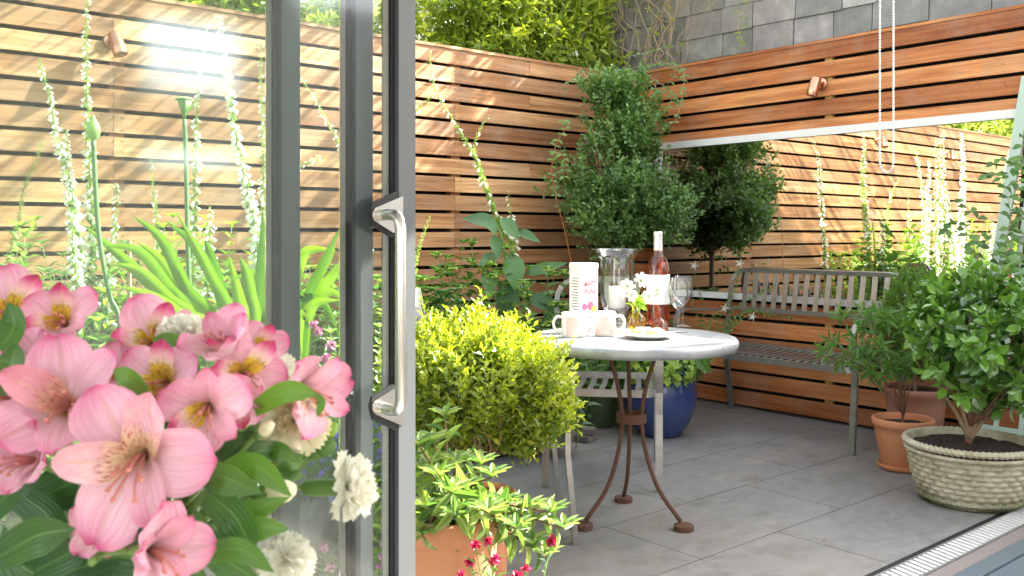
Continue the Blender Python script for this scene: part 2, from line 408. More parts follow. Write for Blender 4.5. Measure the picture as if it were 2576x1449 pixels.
# threshold and drain
thr_m = M_basic('threshold_stone', (.26, .22, .20), .6, c2=(.20, .17, .155), nscale=25)
track_m = M_basic('track_blue_grey', (.17, .21, .24), .35, .3, c2=(.15, .19, .22), nscale=60)
b = MB(); b.box((2, 1.41, -.008), (12, .066, .02)); o = b.build('threshold', thr_m); o['kind'] = 'structure'
b = MB()
for y, w, z in ((1.345, .064, .006), (1.27, .075, .0), (1.185, .085, .006), (1.09, .095, .0), (.99, .09, .006)):
    b.box((2, y, z-.01), (12, w, .03))
b.box((2, 1.14, -.03), (12, .48, .02))
o = b.build('door_track_floor', track_m); o['kind'] = 'structure'
sheet('room_floor', -3, 5, -3, .94, -.006, M_basic('room_floor_boards', (.34, .30, .26), .5))
t = thing('drain_channel', 'long slotted metal drain channel let into the paving beside the threshold', 'drain', (2, 1.5, 0))
b = MB(); b.box((2, 1.5635, -.006), (9, .0265, .008)); b.build('dark_joint', dark_rub, t)
b = MB()
b.box((2, 1.546, -.001), (9, .008, .012)); b.box((2, 1.449, -.001), (9, .008, .012)); b.box((2, 1.4975, -.02), (9, .09, .01), mi=0)
b.build('channel_frame', M_basic('galvanised', (.45, .46, .45), .35, .7, nscale=50), t)
b = MB()
for i in range(150):
    x = .2+i*.032
    b.beam((x, 1.4535, .001), (x+.028, 1.5415, .001), .0175, .008)
b.build('grating', M_basic('grate_zinc', (.82, .82, .80), .4, .2, nscale=80, c2=(.68, .68, .66)), t)

# ------------------------------------------------------------------ fences
def boards(b, axis, p, lo, hi, zs, h, th, rnd, joints, tilt=1):
    for i, z in enumerate(zs):
        cuts = [lo]+[j+(.0 if i % 2 else .62)*(1 if rnd.random() < .5 else 0) for j in joints]+[hi]
        for a, c in zip(cuts[:-1], cuts[1:]):
            tone = min(1, max(0, rnd.gauss(.5, .24)))
            dz = rnd.uniform(-.0012, .0012); a2, c2 = a+.0008, c-.0008; q = p+rnd.uniform(-.0012, .0012)
            if axis == 0: b.box(((a2+c2)/2, q, z+h/2+dz), (c2-a2, th, h), tint=tone)
            else: b.box((q, (a2+c2)/2, z+h/2+dz), (th, c2-a2, h), tint=tone)
rnd = random.Random(4)
t = thing('slatted_fence', 'long cedar slat fence behind the foxglove bed, weathered pale by the sun', 'fence', (1, 4.63, 0))
b = MB(); PITCH = .1135
boards(b, 0, 4.63, -4.5, 5.0, [2.276-.0925-PITCH*i for i in range(20)], .0925, .02, rnd, [-2.4, -.55, 1.42, 3.46])
b.build('slats', wood_x, t)
b = MB(); b.box((.25, 4.645, 2.286), (9.5, .062, .018), tint=.55); b.build('cap_rail', wood_x, t)
for x in (-4.2, -2.38, -.53, 1.44, 3.48, 4.9):
    b = MB(); b.box((x, 4.667, 1.12), (.07, .05, 2.28), tint=.2); b.build('post', wood_x, t)
b = MB()
for x in (-2.38, -.53, 1.44, 3.48):
    for i in range(20):
        for dx in (-.022, .022):
            for dz in (.02, .077): b.box((x+dx, 4.6185, 2.276-.097-PITCH*i+dz), (.005, .003, .005))
b.build('screws', M_basic('screw', (.16, .10, .07), .5, .6, bst=0), t)
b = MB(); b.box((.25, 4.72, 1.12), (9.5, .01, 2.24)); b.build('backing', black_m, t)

t = thing('slatted_wall_cladding', 'warm red cedar slat cladding round the long mirror, below the slate wall', 'fence', (5.03, 3, 0))
b = MB()
zs = [2.276-.0925-PITCH*i for i in range(5)]+[.022+PITCH*i for i in range(6)]
boards(b, 1, 5.03, .6, 4.618, zs, .0925, .02, rnd, [])
b.build('slats', wood_y, t)
b = MB(); boards(b, 1, 5.03, 4.334, 4.618, [2.276-.0925-PITCH*i for i in range(5, 14)], .0925, .02, rnd, []); b.build('corner_slats', wood_y, t)
b = MB(); b.box((5.045, 2.6, 2.286), (.062, 3.98, .018), tint=.5); b.build('cap_rail', wood_y, t)
for y in (.9, 3.0):
    b = MB(); b.box((5.056, y, 2.0), (.03, .05, .53)); b.build('batten', batten_m, t)
    b = MB(); b.box((5.056, y, .36), (.03, .05, .68)); b.build('batten', batten_m, t)
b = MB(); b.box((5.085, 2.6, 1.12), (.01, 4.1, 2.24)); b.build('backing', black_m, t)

t = thing('wall_mirror', 'long garden mirror in a slim white frame set into the red cedar wall', 'mirror', (5.0, 3, .74))
b = MB()
b.box((5.02, 2.6, 1.742), (.05, 3.46, .045)); b.box((5.02, 2.6, .724), (.05, 3.46, .04)); b.box((5.02, 4.3075, 1.233), (.05, .045, .973)); b.box((5.02, .8925, 1.233), (.05, .045, .973))
b.build('frame', white_paint, t)
b = MB(); b.box((5.02, 2.6, 1.232), (.008, 3.37, .972)); b.build('mirror_glass', mirror_m, t)

# slate-hung neighbour wall
def M_slate():
    m, N, L, b = mat('hung_slate')
    tcn = tc(N, L); n = noise(N, L, 9, 8, tcn.outputs[0], .65)
    r0 = ramp(N, L, attr(N), [(0, (.14, .14, .13)), (.35, (.19, .19, .175)), (.6, (.215, .20, .195)), (1, (.29, .29, .265))])
    r1 = ramp(N, L, n.outputs[0], [(.3, (.7, .7, .72)), (.55, (1, 1, 1)), (.75, (1.5, 1.5, 1.35))])
    L.new(mixc(N, L, r0.outputs[0], r1.outputs[0], 1.0, 'MULTIPLY'), b.inputs['Base Color'])
    b.inputs['Roughness'].default_value = .6; bump(N, L, b, n.outputs[0], .5, .004)
    return m
t = thing('slate_hung_house', 'neighbouring house wall hung with grey slates above the red cedar cladding', 'building', (5.3, 4, 0))
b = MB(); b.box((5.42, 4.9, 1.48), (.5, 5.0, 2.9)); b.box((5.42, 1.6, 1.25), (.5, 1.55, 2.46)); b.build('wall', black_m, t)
b = MB(); r_ = random.Random(8)
for i in range(8):
    z = 2.12+i*.165-.12; y = .85+(i % 2)*.11
    zt = z+.2
    while y < 7.2:
        w = r_.uniform(.22, .36)
        if zt < 2.56 or (y > 2.42 and zt < 3.15):
            M = Matrix.Rotation(r_.uniform(-.012, .012), 3, 'X') @ Matrix.Rotation(math.radians(3.2)+r_.uniform(-.01, .01), 3, 'Y')
            b.box((5.145-.0+r_.uniform(-.003, .003), y+w/2, z+.11+r_.uniform(-.005, .005)), (.009, w-.006, .235), M=M, tint=r_.random())
        y += w
b.build('slates', M_slate(), t)
# far house glimpsed over the hedge
t = thing('distant_stone_house', 'pale stone house with a white window glimpsed above the jasmine', 'building', P(1215, 588, 15)-V(0, 0, 1.13))
stone = M_basic('pale_stone', (.48, .46, .40), .85, c2=(.36, .34, .29), nscale=3, bst=.3, bdist=.02)
c = ORG[t.name]
rz = math.radians(-8)
Mz = Matrix.Rotation(rz, 3, 'Z')
b = MB(); b.box(c+V(1.0, 1.6, 3.2), (9, 3, 6.4), rz); b.build('wall', stone, t)
b = MB(); b.box(c+V(1.0, 1.6, 6.6), (9.4, 3.4, .5), rz); b.build('roof', M_slate(), t)
for k in range(3):
    wc = c+Mz @ V(-.15+k*2.6, -.0, 5.25)
    b = MB(); f = b
    for dx in (-.55, .55): b.box(wc+Mz @ V(dx, -.03, 0), (.1, .12, 1.9), rz)
    for dz in (-.9, 0, .9): b.box(wc+Mz @ V(0, -.03, dz), (1.0, .12, .1), rz)
    fr = b.build('window', white_paint, t)
    b = MB(); b.box(wc+Mz @ V(0, .03, 0), (1.0, .02, 1.7), rz); b.build('pane', lens_m, fr)

# ------------------------------------------------------------------ the room the photo is taken from
b = MB()
b.box((-.35, -.55, 2.60), (5.9, 4.1, .12)); o = b.build('ceiling', room_white); o['kind'] = 'structure'
b = MB()
y = -2.55
for x0, x1, z0, z1 in ((-3.3, 4.9, 0, .55), (-3.3, 4.9, 2.36, 2.54), (-3.3, -3.1, .55, 2.36), (-1.2, -1.1, .55, 2.36), (.85, 1.75, .55, 2.36), (2.34, 4.9, .55, 2.36), (1.75, 2.34, 1.62, 1.93), (1.75, 2.34, .55, 1.50)):
    b.box(((x0+x1)/2, y, (z0+z1)/2), (x1-x0, .16, z1-z0))
o = b.build('back_wall', room_white); o['kind'] = 'structure'
b = MB(); b.box((4.86, -1.0, 1.27), (.1, 2.94, 2.54)); o = b.build('side_wall', room_white); o['kind'] = 'structure'
b = MB(); b.box((.8, 1.36, 2.42), (8.2, .28, .24)); o = b.build('door_lintel', grey_alu); o['kind'] = 'structure'

# sliding doors: three panels stacked one behind another on the left
def panel(n_, right, left, label, handle=False):
    t = thing('sliding_door', label, 'door', (right, n_, 0), 'stacked sliding glass doors')
    zt = 2.29
    b = MB(); b.box((right-.0165, n_-.006, zt/2+.01), (.033, .030, zt-.02)); b.build('stile', grey_alu, t)
    b = MB(); b.box((left+.0165, n_, zt/2+.01), (.033, .042, zt-.02)); b.build('stile', grey_alu, t)
    b = MB(); b.box(((left+right)/2, n_, .045), (right-left-.068, .040, .05)); b.build('bottom_rail', grey_alu, t)
    b = MB(); b.box(((left+right)/2, n_, zt-.03), (right-left-.068, .040, .05)); b.build('top_rail', grey_alu, t)
    b = MB(); b.box((right-.0375, n_, zt/2), (.0075, .020, zt-.12)); b.build('gasket', dark_rub, t)
    b = MB()
    for k in range(260): b.box((right-.0450, n_-.0055, .1+k*.0083), (.0012, .0008, .0022))
    for dx in (.0432, .0472): b.box((right-dx, n_, zt/2), (.0006, .010, zt-.13))
    b.build('glazing_spacer', M_basic('spacer', (.5, .5, .46), .5, bst=0) if 'spacer' not in MATS else MATS['spacer'], t)
    b = MB(); b.box(((left+right)/2-.006, n_+.006, zt/2), (right-left-.084, .004, zt-.13)); b.build('pane', glass_door, t)
    return t
pc = panel(1.30, .8758, -1.15, 'glass sliding door nearest the room, with the long steel pull handle')
panel(1.352, .8256, -1.2, 'middle sliding glass door, its stile just behind the steel handle')
panel(1.404, .7188, -1.3, 'outermost sliding glass door, its stile behind the pink bouquet')
# pull handle
hd = MB()
q = 1.279
top = onN(957, 541, q); bot = onN(957, 1024, q)
path = [top, top+V(0, -.035, 0), top+V(.001, -.05, -.006), top+V(.002, -.056, -.022)]
pb = [bot+V(.002, -.056, .022), bot+V(.001, -.05, .006), bot+V(0, -.035, 0), bot]
hd.tube(cr(path, 5)+cr(pb, 5), .0092, 16)
ho = hd.build('pull_handle', steel, pc, True)
def plate(pts, y0, y1):
    b = MB(); n = len(pts)
    vs = [V(p.x, y0, p.z) for p in pts]+[V(p.x, y1, p.z) for p in pts]
    fs = [tuple(range(n)), tuple(reversed(range(n, 2*n)))]+[(i, i+n, (i+1) % n+n, (i+1) % n) for i in range(n)]
    return b.add(vs, fs)
for sgn, cy_ in ((1, 541), (-1, 1024)):
    def yy(v): return cy_+sgn*v
    pts = [onN(x, yy(v), 1.275) for x, v in ((1014, -48), (944, -18), (938, -8), (937, 4), (941, 14), (988, 44), (1014, 44))]
    plate(pts, 1.2745, 1.2785).build('handle_plate', steel, ho)
    pts = [onN(x, yy(v), 1.28) for x, v in ((1000, -62), (938, -32), (930, 0), (936, 26), (985, 56), (1000, 56))]
    plate(pts, 1.279, 1.285).build('plate_gasket', dark_rub, ho)

# beaded blind chain
sph = []
def uvs(nu=6, nv=4):
    v = [(0, 0, 1)]; f = []
    for i in range(1, nv):
        a = math.pi*i/nv
        for k in range(nu): v.append((math.sin(a)*math.cos(2*math.pi*k/nu), math.sin(a)*math.sin(2*math.pi*k/nu), math.cos(a)))
    v.append((0, 0, -1)); L = len(v)-1
    for k in range(nu): f.append((0, 1+k, 1+(k+1) % nu))
    for i in range(nv-2):
        for k in range(nu): f.append((1+i*nu+k, 1+(i+1)*nu+k, 1+(i+1)*nu+(k+1) % nu, 1+i*nu+(k+1) % nu))
    for k in range(nu): f.append((L, L-nu+(k+1) % nu, L-nu+k))
    return np.array(v, float), f
SPH = uvs(10, 6); SPL = uvs(6, 4)
d = 2.0
a0 = P(2213, 0, d); a1 = P(2213, 408, d); c0 = P(2247, 0, d); c1 = P(2247, 408, d); m_ = P(2230, 434, d)
a0.z = c0.z = 2.5
path = [a0, a1]+[P(2230-17*math.cos(q), 408+26*math.sin(q), d) for q in np.linspace(.3, math.pi-.3, 7)]+[c1, c0]
pts = []; acc = 0
for p, q in zip(path[:-1], path[1:]):
    L_ = (q-p).length; s_ = acc
    while s_ < L_: pts.append(tuple(p+(q-p)*(s_/L_))); s_ += .0062
    acc = s_-L_
b = MB(); b.inst(SPH, pts, (0, 0, 1), (1, 0, 0), .0024, .0024, .0024, .5)
b.tube(path, .0006, 5)
tag(b.build('blind_chain', beadm, None, True, org=a0), 'looped bead chain of a blind hanging in front of the red cedar wall', 'chain')

# wall spotlights
def spot(c, wall, aim, label):
    t = thing('wall_spotlight', label, 'lamp', c, 'copper wall spotlights')
    c = Vector(c); w = Vector(wall)
    M = w.to_track_quat('Z', 'Y').to_matrix()
    b = MB(); b.lathe([(0, .014), (.030, .014), (.035, .010), (.036, 0), (0, 0)], c, 24, M=M); b.build('backplate', copper, t, True)
    b = MB(); j = c+w*.055
    b.tube([c+w*.012, c+w*.04, j], .007, 10); b.inst(SPH, [j], (0, 0, 1), (1, 0, 0), .012, .012, .012, .5); b.build('arm', copper, t, True)
    a = Vector(aim).normalized(); M = a.to_track_quat('Z', 'Y').to_matrix(); o_ = j+w*.022-a*.03
    h = MB(); h.lathe([(0, -.004), (.026, -.002), (.031, .004), (.0315, .066), (.0335, .069), (.0335, .108), (.0315, .112), (.026, .112), (.025, .098)], o_, 28, M=M)
    ho_ = h.build('lamp_head', copper, t, True)
    h = MB(); h.lathe([(0, .099), (.0255, .099)], o_, 28, M=M); h.build('lens', lens_m, ho_)
spot((5.02, 3.03, 2.03), (-1, 0, 0), (-.12, .25, -1), 'copper spotlight fixed on the red cedar wall right of the corner tree')
spot((1.405, 4.62, 2.05), (0, -1, 0), (.22, -.3, -1), 'copper spotlight on the weathered fence behind the glass door')
spot((-.08, 4.62, 2.0), (0, -1, 0), (.22, -.3, -1), 'copper spotlight on the weathered fence, seen only in the mirror')
# ------------------------------------------------------------------ metal bench and chairs (one pattern)
def bar(b, pts, w=.014, h=.006, ref=(1, 0, 0), k=None):
    b.tube(pts, 1, 4, ref=ref, flat=(w, h)); return b
def metal_seat(name, label, cat, w, loc, rz, nslat, group=None):
    t = thing(name, label, cat, loc, group); o0 = Vector(loc)
    R = Matrix.Rotation(rz, 3, 'Z')
    def T(*p): return o0+R @ V(*p)
    def Rv(*p): return R @ V(*p)
    def add(name_, b, m=chairm): return b.build(name_, m, t)
    hw = w/2
    for sx in (-1, 1):
        b = MB(); bar(b, [T(sx*(hw+.0), -.275, 0), T(sx*hw, -.262, .15), T(sx*hw, -.245, .33), T(sx*hw, -.245, .43)], .016, .010, Rv(1, 0, 0)); b.box(T(sx*hw, -.275, .006), (.03, .024, .012), rz)
        add('leg', b)
        b = MB(); bar(b, [T(sx*hw, .30, 0), T(sx*hw, .262, .2), T(sx*hw, .235, .43)], .016, .010, Rv(1, 0, 0)); add('leg', b)
        b = MB(); arm = cr([T(sx*hw, -.245, .43), T(sx*hw, -.262, .52), T(sx*hw, -.262, .60), T(sx*hw, -.225, .655), T(sx*hw, -.15, .668), T(sx*hw, .05, .655), T(sx*hw, .262, .64)], 5)
        bar(b, arm, .018, .006, Rv(1, 0, 0)); add('armrest', b)
    # seat rim with rounded front corners
    rim = [T(-hw, .235, .43), T(-hw, .0, .428), T(-hw, -.17, .432)]
    for a in np.linspace(0, math.pi/2, 5): rim.append(T(-hw+.07*(1-math.cos(a)), -.20-.07*math.sin(a), .432-.006*math.sin(a)))
    for a in np.linspace(math.pi/2, 0, 5): rim.append(T(hw-.07*(1-math.cos(a)), -.20-.07*math.sin(a), .432-.006*math.sin(a)))
    rim += [T(hw, -.17, .432), T(hw, 0, .428), T(hw, .235, .43)]
    b = MB(); bar(b, rim, .016, .007, (0, 0, 1)); bar(b, [T(-hw, .235, .43), T(hw, .235, .43)], .016, .007, (0, 0, 1)); add('seat_frame', b)
    b = MB(); n = nslat
    for i in range(n):
        x = -hw+(i+.7)*w/(n+.4)
        yf = -.262 if abs(x) < hw-.07 else -.235
        pts = [T(x, yf, .432), T(x, -.2, .440), T(x, -.08, .428), T(x, .06, .420), T(x, .16, .424), T(x, .232, .433)]
        b.tube(cr(pts, 2), 1, 4, ref=Rv(1, 0, 0), flat=(.0125 if n < 14 else .011, .0022))
    add('seat_slats', b)
    # back
    def bk(z): return .235+.075*((z-.43)/.47)**1.15
    pl = [T(-hw, bk(z), z) for z in (.43, .55, .66, .76, .80)]
    for a in np.linspace(0, math.pi/2, 6)[1:]: pl.append(T(-hw+.10*(1-math.cos(a)), bk(.8+.1*math.sin(a)), .80+.10*math.sin(a)))
    pr = [T(hw-.10*(1-math.cos(a)), bk(.8+.1*math.sin(a)), .80+.10*math.sin(a)) for a in np.linspace(math.pi/2, 0, 6)]
    pr += [T(hw, bk(z), z) for z in (.76, .66, .55, .43)]
    b = MB(); b.tube(pl+pr, 1, 4, ref=Rv(0, 1, .16), flat=(.008, .013)); b.tube([T(-hw, bk(.655), .655), T(hw, bk(.655), .655)], 1, 4, ref=Rv(0, 1, 0), flat=(.006, .013)); add('back_frame', b)
    b = MB(); pitch = .072; m = int((w-.08)/pitch); x0 = -(m-1)*pitch/2
    for i in range(m):
        x = x0+i*pitch; zt = .895
        b.tube([T(x, bk(.655)-.0, .648), T(x, bk(.72), .72), T(x, bk(.82), .82), T(x, bk(zt), zt)], 1, 4, ref=Rv(1, 0, 0), flat=(.0165, .0022))
    add('back_slats', b)
    return t
metal_seat('garden_bench', 'long slatted grey metal bench against the red cedar wall under the mirror', 'bench', 1.16, (4.66, 3.06, 0), -math.pi/2, 22)
# chair behind the table: front legs towards the viewer
ca = (P(0, 0, 1), P(0, 0, 1))
def at(x, d): return V(FX*d+RX*x, FY*d+RY*x, 0)
c1 = at(.435, 4.36)
metal_seat('garden_chair', 'grey metal slatted chair behind the table, its seat seen under the tabletop', 'chair', .50, c1, math.atan2(FY, FX)-math.pi/2-math.radians(8), 9, 'metal chairs round the table')
c2 = at(-.06, 3.60)
metal_seat('garden_chair', 'metal chair left of the table, mostly hidden behind the sunlit box bush', 'chair', .50, c2, math.atan2(RY, RX)+math.pi/2+math.radians(4), 9, 'metal chairs round the table')

# ------------------------------------------------------------------ round table
TC = at(.472, 3.66); TZ = .725
t = thing('round_table', 'round zinc-topped garden table on three curved rusty legs', 'table', TC)
def M_ztop():
    m, N, L, b = mat('zinc_top')
    t_ = tc(N, L); n = noise(N, L, 9, 7, t_.outputs[0], .65); r = ramp(N, L, n.outputs[0], [(.3, (.22, .235, .25)), (.55, (.33, .34, .345)), (.75, (.44, .44, .43))])
    n2 = noise(N, L, 60, 4, t_.outputs[0]); r2 = ramp(N, L, n2.outputs[0], [(.66, (0, 0, 0)), (.72, (.7, .7, .7))])
    L.new(mixc(N, L, r.outputs[0], (.62, .61, .58), r2.outputs[0]), b.inputs['Base Color']); b.inputs['Metallic'].default_value = .25
    rr = ramp(N, L, n.outputs[0], [(.3, (.3, .3, .3)), (.7, (.5, .5, .5))]); L.new(rr.outputs[0], b.inputs['Roughness'])
    bump(N, L, b, n.outputs[0], .15, .002); return m
b = MB(); prof = [(0, TZ-.028), (.385, TZ-.028), (.395, TZ-.04), (.405, TZ-.042)]
for a in np.linspace(-math.pi/2, math.pi/2, 9): prof.append((.398+.016*math.cos(a), TZ-.02+.0205*math.sin(a)))
prof += [(.385, TZ+.0008), (.3, TZ), (0.0, TZ)]
b.lathe(prof, (TC.x, TC.y, 0), 96); b.build('tabletop', M_ztop(), t, True)
for (fx, fd) in ((.272, 3.545), (.655, 3.53), (.470, 3.905)):
    f = at(fx, fd); dr = (f-TC); dr.z = 0; R_ = dr.length; dr.normalize()
    pts = [TC+dr*r+V(0, 0, z) for r, z in ((.118, TZ-.03), (.100, .64), (.070, .55), (.050, .46), (.045, .40), (.052, .33), (.078, .23), (.125, .13), (R_-.012, .03))]
    b = MB(); b.tube(cr(pts, 4), .0085, 10); lg = b.build('leg', rust, t, True)
    b = MB(); b.lathe([(0, .021), (.036, .021), (.0385, .018), (.0385, .002), (.037, 0), (0, 0)], f, 24); b.build('foot_disc', rust, lg, False)
b = MB(); b.lathe([(.0545, .388), (.0595, .386), (.0595, .424), (.0545, .422), (.0545, .388)], TC, 40); b.build('ring', rust, t, False)

# ------------------------------------------------------------------ lettering helper
def text_geo(s, size, width=None, ext=.0):
    cu = bpy.data.curves.new('t', 'FONT'); cu.body = s; cu.size = size; cu.align_x = 'CENTER'; cu.extrude = ext; cu.offset = size*.022
    o = bpy.data.objects.new('t', cu); COL.objects.link(o)
    bpy.context.view_layer.update()
    dg = bpy.context.evaluated_depsgraph_get(); me = o.evaluated_get(dg).to_mesh()
    v = [tuple(p.co) for p in me.vertices]; f = [tuple(p.vertices) for p in me.polygons]
    o.evaluated_get(dg).to_mesh_clear(); bpy.data.objects.remove(o); bpy.data.curves.remove(cu)
    if width and v:
        xs = [p[0] for p in v]; k = width/(max(xs)-min(xs)); v = [(p[0]*k, p[1], p[2]) for p in v]
    return v, f

def tpt(x, y): return G(x, y, TZ)        # a point of the table top
CAMR = V(RX, RY, 0)                      # picture right
CAMB = V(-FX, -FY, 0)                    # towards the viewer
# printed tall tin
tc_ = tpt(1468, 836); t = thing('biscuit_tin', 'tall pale printed tin of soft amaretti standing behind the left mug', 'tin', tc_, 'items on the table')
rz = math.atan2(RY, RX)+math.radians(30)
Rz = Matrix.Rotation(rz, 3, 'Z'); W, H = .088, .285
def rrect(w, r, n=4):
    o = []
    for cx_, cy2, a0_ in ((1, 1, 0), (-1, 1, 90), (-1, -1, 180), (1, -1, 270)):
        for i in range(n+1):
            a = math.radians(a0_+90*i/n); o.append((cx_*(w/2-r)+r*math.cos(a), cy2*(w/2-r)+r*math.sin(a)))
    return o
def prism(b, prof, z0, z1, c, R):
    n = len(prof); vs = [c+R @ V(x, y, z) for z in (z0, z1) for x, y in prof]
    b.add(vs, [tuple(reversed(range(n))), tuple(range(n, 2*n))]+[(i, (i+1) % n, (i+1) % n+n, i+n) for i in range(n)]); return b
b = MB(); prism(b, rrect(W, .008), 0, H-.022, tc_, Rz); b.build('tin_body', paperm, t)
b = MB(); prism(b, rrect(W+.003, .009), H-.0215, H, tc_, Rz); b.build('lid', paperm, t)
def face_text(b, s, size, width, z, face, off=.0008):
    v, f = text_geo(s, size, width)
    # face 'r' looks to -y of the tin, face 'l' looks to -x
    out = []
    for x, y, _ in v:
        p = V(x, -W/2-off, z+y) if face == 'r' else V(-W/2-off, -x, z+y)
        out.append(tc_+Rz @ p)
    b.add(out, f)
b = MB(); face_text(b, 'AMARETTI', .034, .066, .190, 'r'); face_text(b, 'VIRGINIA', .034, .066, .160, 'r'); b.build('lettering', ink_r, t)
b = MB(); face_text(b, 'Soft', .016, .026, .138, 'r'); face_text(b, 'Soft', .014, .022, .062, 'r'); face_text(b, 'amaretti', .008, .026, .040, 'r')
face_text(b, 'SOFT AMARETTI', .010, .05, .018, 'r'); face_text(b, '200g', .010, .02, .008, 'r')
for i in range(16):
    w = .052*(.7+.3*abs(math.sin(i*2.3)))
    p = [tc_+Rz @ V(-W/2-.0008, a, .05+.0115*i+h) for a, h in ((-.028, 0), (-.028+w, 0), (-.028+w, .0028), (-.028, .0028))]
    b.add(p, [(0, 1, 2, 3)])
b.build('lettering', ink, t)
def disc(b, x, z, r, face='r'):
    v = [tc_+Rz @ V(x+r*math.cos(a), -W/2-.0010, z+r*1.05*math.sin(a)) for a in np.linspace(0, 2*math.pi, 25)[:-1]]
    b.add(v, [tuple(range(24))])
b = MB(); disc(b, -.026, .108, .013); disc(b, .004, .112, .0165); b.build('printed_biscuits', mac_p, t)
b = MB(); v = [tc_+Rz @ V(.022+.0145*math.cos(a), -W/2-.0014, .098+.0145*math.sin(a)) for a in np.linspace(0, 2*math.pi, 25)[:-1]]; b.add(v, [tuple(range(24))]); b.build('printed_biscuit', mac_y, t)

# mugs
def mug(px, py, side, label, handle_turn=0):
    c = tpt(px, py)+CAMB*-.03; t = thing('mug', label, 'mug', c, 'pink and white mugs')
    r, h = .043, .096
    b = MB(); b.lathe([(0, 0), (r-.006, 0), (r-.003, .003), (r, .012), (r, h-.02)], c, 40); b.lathe([(r-.0033, h-.02), (r-.0036, .01), (0, .007)], c, 40)
    b.lathe([(r, h-.02), (r+.0004, h-.004), (r-.0015, h), (r-.0033, h-.003), (r-.0033, h-.02)], c, 40)
    b.build('cup', ceram, t, True)
    band = MB(); a0 = math.atan2(CAMB.y, CAMB.x)
    n = 20; rows = []
    for z in lin(.006, .078, 6):
        rows.append([c+V((r+.0006)*math.cos(a0+q), (r+.0006)*math.sin(a0+q), z+.003) for q in np.linspace(-1.25+handle_turn, 1.1+handle_turn, n)])
    band.grid(rows); band.build('pink_panel', pinkc, t, True)
    hd_ = CAMR*side*math.cos(.35)+CAMB*math.sin(.35)*.6; hd_.normalize()
    pts = [c+hd_*(r-.002)+V(0, 0, .078), c+hd_*(r+.018)+V(0, 0, .081), c+hd_*(r+.032)+V(0, 0, .066), c+hd_*(r+.032)+V(0, 0, .044), c+hd_*(r+.018)+V(0, 0, .026), c+hd_*(r-.002)+V(0, 0, .020)]
    b = MB(); b.tube(cr(pts, 4), .0055, 10); b.build('handle', ceram, t, True)
    b = MB(); k = 0
    for s, z, sz in (('KEEP', .058, .0105), ('CALM', .047, .0105), ('&', .038, .008), ('EAT', .028, .0095), ('CUPCAKES', .016, .0095)):
        v, f = text_geo(s, sz); out = []
        for x, y, _ in v:
            q = a0+handle_turn+x*1.25/r+.25
            out.append(c+V((r+.0013)*math.cos(q), (r+.0013)*math.sin(q), z+y))
        b.add(out, f)
    # little crown above the words
    for dx, hh in ((-.006, .008), (0, .011), (.006, .008)):
        q0 = [(-.002, 0), (.002, 0), (0, hh)]
        b.add([c+V((r+.0013)*math.cos(a0+handle_turn+.25+(dx+x)/r), (r+.0013)*math.sin(a0+handle_turn+.25+(dx+x)/r), .070+z) for x, z in q0], [(0, 1, 2)])
    b.build('lettering', fl_white, t)
mug(1441, 850, -1, 'pink and white mug with its handle turned to the left', .6)
mug(1524, 847, 1, 'pink and white mug with lettering, its handle turned to the right', .15)

# hurricane vase with candle
c = tpt(1552, 815); t = thing('hurricane_vase', 'large clear flared glass hurricane vase behind the mugs', 'vase', c, 'items on the table')
b = MB()
prof = [(.0, .0), (.048, .0), (.050, .004), (.030, .010), (.012, .020), (.010, .036), (.014, .050), (.045, .060), (.064, .078), (.073, .11), (.075, .16), (.074, .24), (.077, .29), (.092, .318), (.113, .336)]
b.lathe(prof, c, 48); b.lathe([(.113, .336), (.1135, .3385), (.1105, .3385), (.089, .318), (.0745, .29), (.0715, .24), (.0725, .16), (.0705, .11), (.061, .08), (.04, .064), (.0, .06)], c, 48)
b.build('glass_body', glass_tab, t, True)
cc = c+V(0, 0, .064)
t = thing('pillar_candle', 'short white pillar candle standing inside the hurricane vase', 'candle', cc)
b = MB(); b.lathe([(0, 0), (.036, 0), (.038, .004), (.038, .098), (.035, .103), (.012, .096), (0, .095)], cc, 32); b.build('wax_body', wax, t, True)
b = MB(); b.tube([cc+V(0, 0, .094), cc+V(.001, 0, .108)], .001, 6); b.build('wick', dark_rub, t)

# rose wine bottle
c = tpt(1655, 818); t = thing('wine_bottle', 'large bottle of pink wine with a white label and white capsule', 'bottle', c, 'items on the table')
b = MB(); b.lathe([(0, .012), (.03, .006), (.044, 0), (.050, .004), (.0515, .015), (.0515, .235), (.049, .262), (.040, .288), (.026, .306), (.0195, .322), (.0175, .34), (.0170, .40), (.0175, .405)], c, 40); b.build('bottle_glass', glass_ros, t, True)
b = MB(); b.lathe([(0, .014), (.044, .010), (.0492, .018), (.0495, .235), (.047, .260), (.038, .284), (.024, .302), (0, .302)], c, 36); b.build('wine', M_glass('wine_fill', (.96, .60, .44), .03, .3), t, True)
b = MB(); b.lathe([(.0183, .330), (.0182, .40), (.0187, .401), (.0187, .412), (.017, .414), (0, .414)], c, 28); b.build('capsule', foil, t, True)
b = MB(); a0 = math.atan2(CAMB.y, CAMB.x)
rows = [[c+V(.0523*math.cos(a0+q), .0523*math.sin(a0+q), z) for q in np.linspace(-1.45, 1.45, 30)] for z in (.095, .225)]
b.grid(rows); lb = b.build('label', paper_l, t, True)
# the words on the photo's label cannot be read, so the label stays blank

